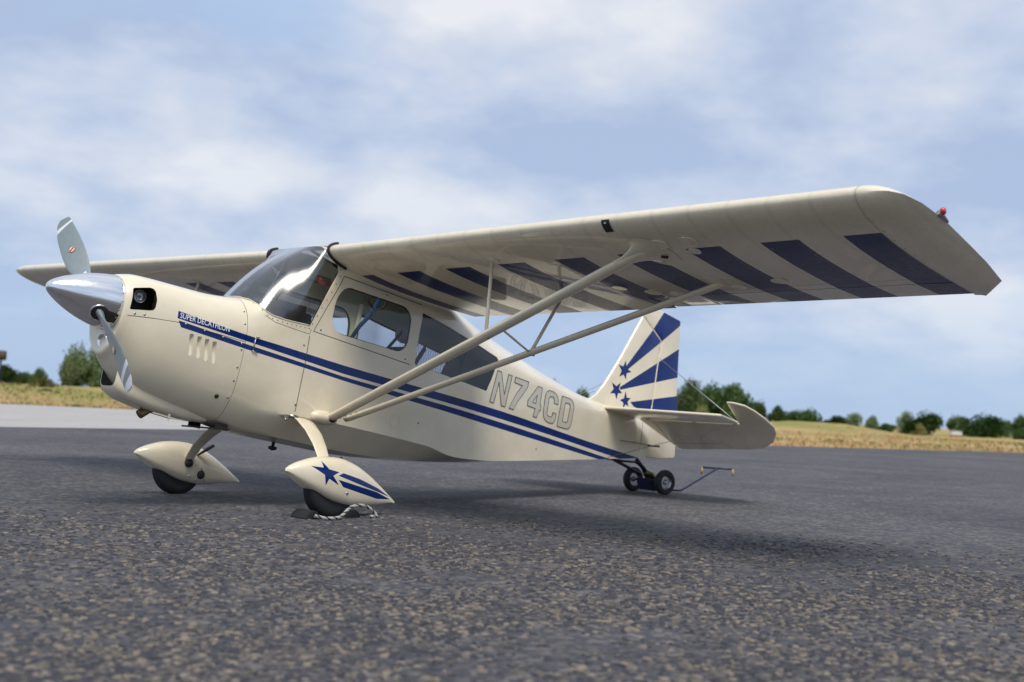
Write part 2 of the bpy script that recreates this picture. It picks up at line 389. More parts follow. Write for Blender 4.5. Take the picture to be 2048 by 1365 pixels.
def grassb(b):
    v = objco(); a = noiz(v, .045, 4, .55, .3); c = noiz(v, .6, 6, .7); d = noiz(v, 7, 4, .7)
    k = mth('ADD', mth('MULTIPLY', a, .75), mth('MULTIPLY', c, .25))
    col_ = mixc(ramp(k, [(.42, 0.), (.56, 1.)]), (.56, .38, .20), (.27, .27, .08))
    L(mixc(mth('MULTIPLY', ramp(d, [(.35, 1.), (.65, 0.)]), .5), col_, (.24, .19, .08)), b.inputs['Base Color']); bump(b, mth('ADD', c, d), .8, .12)
m_grass = mat('dry_grass', (.35, .3, .12), .95, build=grassb, spec=.1)
def field_h(x, y):
    d = math.hypot(x, y)
    h = -.03
    # low bank west of the pale apron (left of the picture)
    e = max(0., min(1., (-(y) - 40 - .05*abs(x))/14)); left = 1 if x > -60 else max(0, 1-(-60-x)/30)
    h += .75*e*left
    h += .12*math.sin(x*.11)*math.sin(y*.09+1)*min(1, max(0, (d-45)/30))
    # sandy mound beyond the far edge (right of the picture)
    h += 1.0*math.exp(-(((x+88)/10)**2+((y+44)/6)**2))
    return h
bm = bmesh.new(); rad = [0, 20, 34, 40, 45, 50, 55, 60, 66, 72, 80, 90, 100, 112, 126, 145, 170, 200, 250, 330, 450, 700, 1200, 2400, 4500]
rows = []
for r_ in rad:
    row = []
    for k in range(144):
        a = 2*PI*k/144; x, y = r_*math.cos(a), r_*math.sin(a)
        row.append((x, y, (field_h(x, y) if 34 < r_ < 400 else -.03)))
    rows.append(row)
vs = grid(bm, rows[1:], True); c0 = bm.verts.new((0, 0, -.03))
for k in range(144): bm.faces.new([c0, vs[0][k], vs[0][(k+1) % 144]])
bmesh.ops.recalc_face_normals(bm, faces=bm.faces[:]); finish('ground', bm, m_grass, kind='structure')
flat('apron', [(70, 60), (-140, 60), (-140, 2), (-46.6, -10.98), (-31.2, -13.07), (-26.5, -13.7), (-25, -34.8), (-17.5, -38.6), (30, -30), (70, -24)], .0, m_asph)
flat('taxiway', [(30, -7.3), (-6.2, -14.3), (-11.4, -15.3), (-22, -17.4), (-24, -34.3), (-17.5, -38.0), (30, -29.5)], .006, m_conc)

# ------------------------------------------------------------------ aircraft
BASE = Vector((-1.6, 0, 0))
plane = tag(empty('light_aircraft', BASE, (0, -TH, 0)), 'cream high-wing light aircraft with blue stripes and stars parked on the asphalt', 'aircraft')
OFF = Matrix.Rotation(TH, 3, 'Y') @ (Vector((0, 0, 1.445)) - BASE)
def part(name, bm, mats, parent=None, smooth=True, angle=None, label=None):
    o = finish(name, bm, mats, parent or plane, smooth, angle)
    if parent is None: o.location = OFF
    if label: o['label'] = label
    if name in SMALL: o['kind'] = 'stuff'
    return o
def islands(bm):
    left = set(bm.verts); out = []
    while left:
        st = [left.pop()]; comp = set(st)
        while st:
            v = st.pop()
            for e in v.link_edges:
                w = e.other_vert(v)
                if w in left: left.discard(w); comp.add(w); st.append(w)
        nb = bmesh.new(); vm = {v: nb.verts.new(v.co) for v in comp}
        for f in {f for v in comp for f in v.link_faces}:
            nb.faces.new([vm[v] for v in f.verts]).material_index = f.material_index
        out.append(nb)
    bm.free(); return out
SMALL = {'fastener', 'screw', 'luggage_net'}
def parts(name, bm, *a, **k): return [part(name, b, *a, **k) for b in islands(bm)][0]
def extract(bm, faces):
    nb = bmesh.new(); vm = {}
    for f in faces:
        q = []
        for v in f.verts:
            if v not in vm: vm[v] = nb.verts.new(v.co)
            q.append(vm[v])
        try: nb.faces.new(q).material_index = f.material_index
        except ValueError: pass
    bmesh.ops.delete(bm, geom=list(faces), context='FACES'); return nb
port = lambda c, f: c.y > 0 and abs(f.normal.y) > .15
stbd = lambda c, f: c.y < 0 and abs(f.normal.y) > .15
anyside = lambda c, f: abs(f.normal.y) > .15
UP1 = [(.698,.030),(1.378,-.018),(2.218,-.045),(3.012,-.048),(3.99,-.044),(5.284,-.072),(6.52,-.086)]
LO1 = [(.753,-.026),(1.386,-.063),(2.233,-.107),(4.008,-.111),(5.941,-.147),(6.52,-.16)]
UP2 = [(.763,-.038),(1.39,-.084),(2.24,-.128),(4.016,-.14),(5.76,-.175),(6.52,-.19)]
LO2 = [(.789,-.080),(1.397,-.119),(2.245,-.159),(4.03,-.194),(5.586,-.211),(6.52,-.23)]
def bands(bm, s0, s1, m_):
    for up_, lo_ in ((UP1, LO1), (UP2, LO2)):
        ks = sorted({s0, s1} | {p[0] for p in up_+lo_ if s0 < p[0] < s1} | {s0+(s1-s0)*i/12 for i in range(13)})
        a0, b0 = max(s0, up_[0][0]), max(s0, lo_[0][0])
        ks = [k for k in ks if k > b0]
        if a0 < b0: poly = [up_[0], (b0, smoothi(b0, up_)), lo_[0]]; cut(bm, poly, 'sz', anyside, m_); ks = [b0]+ks
        elif ks[0] > b0: ks = [b0]+ks
        for a, b in zip(ks, ks[1:]):
            cut(bm, [(a, smoothi(a, up_)), (b, smoothi(b, up_)), (b, smoothi(b, lo_)), (a, smoothi(a, lo_))], 'sz', anyside, m_)
for f_ in ():
    pass
# cowling
SF = 1.288
bm = bmesh.new(); rws = fus_rows(.425, SF, .03)
def scaled(s, k, dz=0):
    q = ring(.425); c0_ = -.03
    pts = [P(s, y*k, c0_+(z-c0_)*k+dz) for y, z in q] + [P(s, -y*k, c0_+(z-c0_)*k+dz) for y, z in q[-2:0:-1]]; return pts
nr = len(rws[0]); q_ = ring(.425); angs = [math.atan2(p.y, p.z+.03) for p in rws[0]]
circ = lambda s, r: [P(s, r*math.sin(a), r*math.cos(a)) for a in angs]
grid(bm, [circ(.44, .15), circ(.42, .165), scaled(.398, .86), scaled(.398, .93), scaled(.408, .975)]+rws, True)
bands(bm, .60, SF, 1)
for q in strip([(.60,-.066),(.75,-.0525)]+[(x, -.0525-.012*(x-.75)/.5) for x in (1.0, SF)], .004): cut(bm, q, 'sz', anyside, 2)
for q in strip([(.43,-.085),(.60,-.066)], .005): cut(bm, q, 'sz', anyside, 2)
for sg_ in (1, -1):
    sd_ = lambda c, f: sg_*f.normal.y > .45
    cut(bm, [(.442,.100),(.452,.110),(.554,.138),(.578,.136),(.590,.122),(.598,.06),(.592,.005),(.580,-.015),(.555,-.022),(.440,-.042),(.434,-.034)], 'sz', sd_, remove=True)
LV = [((.877+.0593*k, -.105-.0042*k), (.896+.0607*k, -.254-.005*k)) for k in range(4)]
for sd_, sg in ((port, 1), (stbd, -1)):
    for (a, b) in LV:
        c_ = Vector((b[0]-a[0], b[1]-a[1])); l_ = c_.length; c_.normalize(); n_ = Vector((-c_.y, c_.x)); w_ = .0165
        prof = [(-1, -.62), (-.97, -.85), (-.85, -1), (.85, -1), (.97, -.85), (1, -.62), (1, .62), (.97, .85), (.85, 1), (-.85, 1), (-.97, .85), (-1, .62)]
        mid = ((a[0]+b[0])/2, (a[1]+b[1])/2)
        poly = [(mid[0]+c_.x*u*l_/2+n_.x*v*w_, mid[1]+c_.y*u*l_/2+n_.y*v*w_) for u, v in prof]
        cut(bm, poly, 'sz', sd_, remove=True)
        rr = []
        for i in range(13):
            u = -1+2*i/12; row = []
            wmax = 1 if abs(u) < .85 else interp(abs(u), [(.85, 1), (.97, .85), (1, .62)])
            for j in range(9):
                v = (-1+2*j/8); s_, z_ = mid[0]+c_.x*u*l_/2+n_.x*v*w_*wmax, mid[1]+c_.y*u*l_/2+n_.y*v*w_*wmax
                dep = .022*(1-v**4)*min(1, (1+u)*3.5)*min(1, (1-u)*.9)
                row.append(P(s_, sg*(fus_hw(s_, z_)-dep), z_))
            rr.append(row)
        grid(bm, rr)
cowl = part('cowling', bm, [m_cowl, m_blue, m_seam], angle=40)
# engine parts seen through the inlets, lamps
bm = bmesh.new()
for sg in (1, -1): box(bm, P(.54, sg*.05, .03), (.13, .06, .13), bev=.02)
parts('engine', bm, m_seam)
bm = bmesh.new(); disc(bm, P(.515, .182, .070), (.3, 1, -.12), .040, .003, 24); lamp = part('landing_light', bm, m_glass, cowl)
bm = bmesh.new(); lathe(bm, [(.004, .044), (.0, .038), (-.012, .030), (-.022, .012), (-.012, .008), (-.010, 0)], P(.515, .176, .070), (.3, 1, -.12), 24); part('reflector', bm, m_steel, cowl)
bm = bmesh.new(); lathe(bm, [(.0, .05), (.006, .05), (.008, .044), (-.012, .035), (-.022, .0)], P(.402, .02, -.262), (1, .15, -.15), 28); part('landing_light', bm, m_chrome, cowl)
bm = bmesh.new(); disc(bm, P(1.185, fus_hw(1.185, -.475)-.004, -.475), (0, 1, -.6), .016, .008, 16); part('access_hole', bm, m_seam, cowl)
# screws along the cowl seams
bm = bmesh.new()
for s_, z_ in [(.82,-.052),(.965,-.062),(1.111,-.072),(1.262,-.083),(.47,-.062),(.53,-.055)]: 
    for sg in (1, -1): disc(bm, P(s_, sg*(fus_hw(s_, z_)+.001), z_), (0, sg, .1), .0075, .002, 12)
for z_ in (-.125, -.25, -.35, -.47, .06, .15): 
    for sg in (1, -1): disc(bm, P(1.268, sg*(fus_hw(1.268, z_)+.001), z_), (0, sg, 0 if z_ > -.3 else -.5), .0075, .002, 12)
part('fastener', bm, m_steel, cowl)
# intake scoop, exhaust, cowl outlet
bm = bmesh.new(); rr = []
for s_, zt, zb, w in [(.515,-.36,-.555,.105),(.53,-.35,-.585,.118),(.62,-.36,-.625,.135),(.8,-.40,-.655,.15),(1.05,-.45,-.675,.15),(1.25,-.5,-.665,.13)]:
    rr.append([P(s_, w*math.copysign(abs(math.sin(a))**.45, math.sin(a)), (zt+zb)/2+(zt-zb)/2*math.copysign(abs(math.cos(a))**.45, math.cos(a))) for a in [2*PI*k/32 for k in range(32)]])
inner = [P(.60, p.y*.82, (p.z+.4575)*.82-.4575) for p in rr[0]]; lip = [P(.512, p.y*.92, (p.z+.4575)*.93-.4575) for p in rr[0]]
grid(bm, [lip]+rr, True); 
sc = part('air_scoop', bm, m_cowl, angle=50)
bm = bmesh.new(); vs = grid(bm, [lip, inner], True); bm.faces.new(vs[1]); part('air_filter', bm, m_seam, sc)
bm = bmesh.new(); tube(bm, [P(.95, .03, -.60), P(.84, .03, -.64), P(.775, .03, -.695)], .032, 20, caps=False); tube(bm, [P(.95, .03, -.60), P(.84, .03, -.64), P(.777, .03, -.693)], .027, 20); part('exhaust_pipe', bm, m_brass)
bm = bmesh.new(); box(bm, P(1.33, 0, -.688), (.09, .17, .006), Matrix.Rotation(.10, 3, 'Y')); 
for sg in (1, -1): box(bm, P(1.345, sg*.172, -.67), (.05, .005, .022))
parts('outlet_shade_flap', bm, m_seam, smooth=False)  # flap plates coloured dark to stand for the shade in the cowl outlet
bm = bmesh.new(); lathe(bm, [(0, .012), (.05, .002)], P(.95, .12, -.655), (0, 0, -1), 12); part('drain_mast', bm, m_white)
# spinner
bm = bmesh.new(); prof = [(-.052, 0), (-.050, .012), (-.04, .029), (-.02, .047), (.02, .073), (.08, .104), (.15, .133), (.22, .156), (.29, .173), (.35, .184), (.40, .190), (.418, .191), (.420, .186), (.420, .10)]
fp = [(-.052+.470*k/110, 0) for k in range(111)]; lathe(bm, [(-s_, smoothi(s_, prof[:12])) for s_, _ in fp]+[(-.420, .186), (-.420, .10)], (0, 0, 0), (1, 0, 0), 220)
SB = .285
PH = math.radians(-50.77)
dT = Vector((0, math.sin(PH), math.cos(PH)))
for d_ in (dT, -dT):                                # faces coloured dark for the shade inside the blade openings
    def g(c, f, d_=d_): return f.calc_center_median().dot(d_) > .05
    fs = [f for f in bm.faces if (lambda c: (((-c.x-SB)/.062)**2 + ((c-Vector((c.x, 0, 0))).cross(d_).length/.056)**2 < 1 or (-c.x > SB and -c.x < .40 and (c-Vector((c.x, 0, 0))).cross(d_).length < .040)) and c.dot(d_) > .05)(f.calc_center_median())]
    for f in fs: f.material_index = 1
    bm2 = bmesh.new(); rim = []
sp_o = part('spinner', bm, [m_chrome, m_seam], angle=40)
for d_ in (dT, -dT):
    bm = bmesh.new(); t_ = d_.cross(Vector((1, 0, 0))).normalized()
    pts = []
    for k in range(25):
        a = -PI*.5+PI*k/24 + PI; u = math.cos(a)*.064; v = math.sin(a)*.058
        s_ = SB+u; rr_ = interp(s_, prof); q = math.sqrt(max(0, (rr_+.002)**2-v*v)); pts.append(Vector((-s_, 0, 0))+d_*q+t_*v)
    for sgn in (1,):
        tail = []
        for v, end in ((pts[-1], 1),): pass
    tube(bm, pts, .005, 8); part('cutout_rim', bm, m_chrome, sp_o)
bm = bmesh.new()
for k in range(20):
    a = 2*PI*k/20; r_ = .1895; disc(bm, P(.39, r_*math.sin(a), r_*math.cos(a)), (0, math.sin(a), math.cos(a)), .0055, .002, 10)
part('screw', bm, m_steel, sp_o)
# propeller blades
RS = [.10, .16, .20, .25, .32, .40, .48, .56, .64, .70, .755, .80, .83, .862, .89, .905, .915, .922, .926]
def chord(r): return .98*smoothi(r, [(.10,.062),(.16,.068),(.22,.092),(.32,.138),(.45,.176),(.6,.186),(.72,.178),(.80,.163),(.86,.145),(.89,.128),(.915,.095),(.926,.045)])
for d_, wb, lab in ((dT, [(.83, .862)], 'upper grey blade with one white band near its tip'), (-dT, [(.755, .80), (.862, .93)], 'lower grey blade with a white band and a white tip')):
    bm = bmesh.new(); t_ = -d_.cross(Vector((1, 0, 0))).normalized(); rows = []
    for r in RS:
        c = chord(r); beta = math.radians(interp(r, [(.1, 62), (.2, 46), (.4, 31), (.65, 20), (.93, 14)]))
        th_ = interp(r, [(.1, .060), (.16, .052), (.25, .034), (.5, .02), (.93, .007)])
        cd = (t_*math.cos(beta)+Vector((1, 0, 0))*math.sin(beta)); nd = cd.cross(d_).normalized()
        off_ = interp(r, [(.1, 0), (.4, .006), (.8, -.002), (.926, -.022)])
        rows.append([Vector((-SB, 0, 0))+d_*(r+.012*math.sin(2*PI*k/28+1.2)*(1 if r > .85 else 0))+cd*(off_+math.cos(2*PI*k/28)*c/2)+nd*math.copysign(abs(math.sin(2*PI*k/28))**1.2, math.sin(2*PI*k/28))*th_/2 for k in range(28)])
    vs = grid(bm, rows, True); bm.faces.new(vs[-1])
    for f in bm.faces:
        r = (f.calc_center_median()-Vector((-SB, 0, 0))).dot(d_)
        if any(a_ < r < b_ for a_, b_ in wb) : f.material_index = 1
    bl = part('propeller_blade', bm, [m_blade, m_white], angle=50, label=lab)
    # maker's roundel
    beta = math.radians(interp(.56, [(.4, 31), (.65, 20)])); cd = (t_*math.cos(beta)+Vector((1, 0, 0))*math.sin(beta)); nd = cd.cross(d_).normalized()
    if nd.dot(Vector((.42, .89, -.14))) < 0: nd = -nd
    c_ = Vector((-SB, 0, 0))+d_*.56+nd*.0125
    bm = bmesh.new(); disc(bm, c_, nd, .026, .0012, 28, 0); disc(bm, c_+nd*.001, nd, .021, .0012, 28, 1)
    rot = Matrix((d_, cd, nd)).transposed(); box(bm, c_+nd*.0028, (.009, .021, .0006), rot @ Matrix.Rotation(.3, 3, 'Z'), 2)
    part('round_badge', bm, [m_yellow, m_white, m_red], bl, smooth=False)
    if d_ == dT:
        bm = bmesh.new(); box(bm, Vector((-SB, 0, 0))+d_*.245+nd*.021-cd*.02, (.014, .014, .0006), rot); part('data_plate', bm, m_white, bl, smooth=False)

# fuselage skin with window openings
bm = bmesh.new(); grid(bm, fus_rows(1.292, 6.53, .045), True)
WB = [(1.292,.276),(1.32,.274),(1.357,.263),(1.385,.232),(1.415,.195),(1.48,.172),(1.566,.164),(1.66,.166),(1.781,.172)]
for a, b in zip(WB, WB[1:]): cut(bm, [a, b, (b[0], 1.3), (a[0], 1.3)], 'sz', None, remove=True)
cut(bm, [WB[-1], (1.955, .632), (1.955, 1.3), (1.781, 1.3)], 'sz', None, remove=True)
DW = []
for cx_, cz_, rx, rz, a0 in ((2.625, .405, .125, .137, 0), (2.10, .375, .128, .166, 90), (2.095, .29, .125, .113, 180), (2.635, .295, .118, .118, 270)):
    for k in range(9): a_ = math.radians(a0+90*k/8); DW.append((cx_+rx*math.cos(a_), cz_+rz*math.sin(a_)))
RW = [(2.848,.539),(3.446,.46),(3.845,.398),(3.868,.375),(3.815,.20),(3.768,.09),(3.75,.083),(3.268,.101),(2.870,.116),(2.856,.13)]
glassf = []
# blue bands, door and panel lines
bands(bm, 1.292, 6.52, 1)
LINES = [[(1.822,.140),(2.012,.612)],[(1.822,.140),(2.81,.105)],[(2.012,.612),(2.83,.600)],[(1.79,-.47),(1.80,-.10),(1.795,.10)],[(6.38,-.02),(6.40,.30)]]
for ln in LINES:
    for q in strip(ln, .006): cut(bm, q, 'sz', anyside, 2)
for q in strip([(1.42,.16),(1.50,.128),(1.62,.118),(1.79,.110),(1.80,.150)], .004): cut(bm, q, 'sz', anyside, 2)
for sd_, sg in ((port, 1), (stbd, -1)):
    for poly, m_, nm in ((DW, m_glass, 'door_window'), (RW, m_smoke, 'rear_window')):
        fs = cut(bm, poly, 'sz', sd_)
        nb = extract(bm, fs)
        for f in nb.faces: f.material_index = 0
        for v in nb.verts: v.co.y -= sg*.004
        glassf.append((nm, nb, m_, sg, poly))
fs = cut(bm, [(2.03,-.24),(2.72,-.24),(2.72,.24),(2.03,.24)], 'sy', lambda c, f: c.z > .7)
glassf.append(('skylight', extract(bm, fs), m_glass, 0, None))
bmesh.ops.remove_doubles(bm, verts=bm.verts, dist=1e-5)
fus = part('fuselage', bm, [m_cream, m_blue, m_seam, m_int, m_int, m_int], angle=28)
so = fus.modifiers.new('skin', 'SOLIDIFY'); so.thickness = .011; so.offset = -1 if True else 1; so.material_offset = 3; so.material_offset_rim = 0
es_ = fus.modifiers.new('edges', 'EDGE_SPLIT'); es_.split_angle = math.radians(32)
for nm, nb, m_, sg, poly in glassf:
    g_ = part(nm, nb, m_)
    if poly is None: continue
    bm = bmesh.new(); n_ = len(poly)
    def onskin(p, d=.0):
        y = fus_hw(min(6, p[0]), p[1]); return P(p[0], sg*(y-d), p[1])
    tube(bm, [onskin(p, .018) for p in poly]+[onskin(poly[0], .018)], .008, 6, caps=False)
    part('window_seal', bm, m_dark, g_)
# firewall and interior fittings
bm = bmesh.new(); q = ring(1.30); pts = [P(1.30, y*.985, z*.985-.003) for y, z in q]+[P(1.30, -y*.985, z*.985-.003) for y, z in q[-2:0:-1]]
bm.faces.new([bm.verts.new(p) for p in pts]); bm.normal_update(); bmesh.ops.triangulate(bm, faces=bm.faces[:]); part('firewall', bm, m_seam, smooth=False)
bm = bmesh.new(); box(bm, P(1.70, 0, .06), (.18, .335, .26), Matrix.Rotation(.05, 3, 'Y'), bev=.06); part('instrument_panel', bm, m_seat)
bm = bmesh.new(); box(bm, P(2.45, 0, -.38), (.85, .36, .01)); part('cabin_floor', bm, m_seat, smooth=False)
def seat(s, zt, nm):
    bm = bmesh.new(); box(bm, P(s, 0, -.16), (.22, .21, .06), Matrix.Rotation(-.12, 3, 'Y'), bev=.04); st = part(nm, bm, m_seat)
    bm = bmesh.new(); box(bm, P(s+.27, 0, (zt-.12)/2), (.04, .20, (zt+.12)/2), Matrix.Rotation(-.16, 3, 'Y'), bev=.035); part('backrest', bm, m_seat, st)
    return st
seat(2.15, .12, 'front_seat'); rs_ = seat(2.72, .30, 'rear_seat')
bm = bmesh.new(); bmesh.ops.create_uvsphere(bm, u_segments=20, v_segments=12, radius=1)
for v in bm.verts: v.co = P(3.06, 0, .42) + Vector((v.co.x*.055, v.co.y*.13, v.co.z*.085))
part('headrest', bm, m_greyhd, rs_)
def tubes(nm, lst, m_, seg=8, par=None, flat_=1.0, label=None):
    bm = bmesh.new()
    for pts, r in lst: tube(bm, [P(*p) for p in pts], r, seg, flat=flat_)
    return parts(nm, bm, m_, par, label=label)
for sg in (1, -1):
    tubes('cabin_tube', [([(1.80, sg*.372, .172), (1.975, sg*.368, .655)], .012), ([(1.83, sg*.365, .19), (2.0, sg*.362, .66)], .008)], m_dark)
    tubes('cabin_tube', [([(1.99, sg*.36, .66), (1.84, sg*.10, .80)], .010), ([(1.99, sg*.36, .66), (2.5, sg*.30, .68)], .010)], m_dark)
    tubes('cabin_tube', [([(2.80, sg*.365, .10), (2.83, sg*.36, .62)], .02)], m_int)
    # wing-root seal following the leading edge
    pts = []
    for k in range(15):
        x = (1-math.cos(PI*.5*k/14)); pts.append((WLE+CH*.05*(1-k/14)**2-.006, .378, wz(WLE+CH*.05*(1-k/14)**2, .38, True)+.004))
    for k in range(1, 15): x = .115*(k/14)**2; pts.append((WLE+CH*x-.006*(1-k/14), .380+.006*k/14, wz(WLE+CH*x, .38)-.008))
    bm = bmesh.new(); tube(bm, [P(a, sg*b, c) for a, b, c in pts], .011, 10); part('wing_root_seal', bm, m_dark)
tubes('shoulder_harness', [([(2.74, -.02, .65), (2.66, -.02, .48), (2.56, -.01, .36), (2.47, 0, .20)], .020)], m_strap, 8, flat_=.2)
tubes('handhold_loop', [([(2.60, .0, .66), (2.61, .0, .58), (2.66, .01, .525), (2.74, .02, .555), (2.78, .03, .66)], .009)], m_dark)
tubes('harness_strap', [([(3.03, 0, .45), (2.86, .02, .24), (2.78, .03, .0)], .016)], m_dark, 8, flat_=.25)
tubes('control_stick', [([(2.0, 0, -.34), (2.05, 0, -.1), (2.03, 0, .05)], .012)], m_dark)
bm = bmesh.new(); rt = Matrix.Rotation(.62, 3, 'X'); box(bm, P(2.37, -.318, .705), (.075, .055, .006), Matrix.Rotation(-1.05, 3, 'X'), 0, .004); box(bm, P(2.37, -.306, .700), (.042, .030, .010), Matrix.Rotation(-1.05, 3, 'X'), 1, .004)
part('cabin_speaker', bm, [m_red, m_seat])
bm = bmesh.new()                                    # luggage net behind the rear seat
for i in range(23):
    a = -.33+.66*i/22; tube(bm, [P(3.38, a, .02), P(3.38, a+.10, .42)], .0016, 4); tube(bm, [P(3.382, a, .02), P(3.382, a-.10, .42)], .0016, 4)
part('luggage_net', bm, m_net)
bm = bmesh.new()
for k, (a, b) in enumerate([((2.98,.10,.12),(3.16,.04,.36)),((3.05,.12,.08),(3.24,.06,.34))]): tube(bm, [P(*a), P(*b)], .028, 8, flat=.3)
box(bm, P(3.55, 0, -.02), (.16, .26, .12), bev=.05); parts('soft_bag', bm, m_seat)

# windscreen
def ws_base(u):                                     # u in -1..1
    a = abs(u)
    if a < .25: s_, z_ = 1.30+a/.25*.03, .277; y_ = a/.25*.14
    else:
        t = (a-.25)/.75; s_ = 1.33+(1.781-1.33)*t; z_ = interp(s_, WB); y_ = fus_hw(s_, z_)
        if t < .15: y_ = .14+(fus_hw(1.33+.451*.15, interp(1.33+.451*.15, WB))-.14)*t/.15
    return Vector((-s_, math.copysign(y_, u), z_+.001))
TC = [(0,(1.815,0,.800)),(.45,(1.815,.19,.800)),(.68,(1.815,.29,.794)),(.80,(1.826,.345,.770)),(.88,(1.85,.365,.715)),(.95,(1.90,.378,.668)),(1,(1.953,.386,.630))]
def ws_top(u):
    a = abs(u); p = [smoothi(a, [(t, c[j]) for t, c in TC]) for j in range(3)]
    return P(p[0], math.copysign(p[1], u), p[2])
bm = bmesh.new(); rows = []
for i in range(15):
    v = i/14; row = []
    for j in range(49):
        u = -1+2*j/48; a, b = ws_base(u), ws_top(u); p = a.lerp(b, v)
        k = math.sin(PI*v)*.035*(1-abs(u)**3); p += Vector((.75*k, .2*k*u, .6*k)); row.append(p)
    rows.append(row)
grid(bm, rows); ws = part('windscreen', bm, m_ws)
bm = bmesh.new(); tube(bm, [ws_base(-1+2*j/48)+Vector((.004, 0, .001)) for j in range(49)], .004, 6); part('windscreen_trim', bm, m_cream, ws)
bm = bmesh.new(); grid(bm, [[ws_top(-.8+1.6*j/20) for j in range(21)], [P(1.96, .36*(-1+2*j/20), .846-.05*abs(-1+2*j/20)**3) for j in range(21)]]); part('roof_fairing', bm, m_cream)

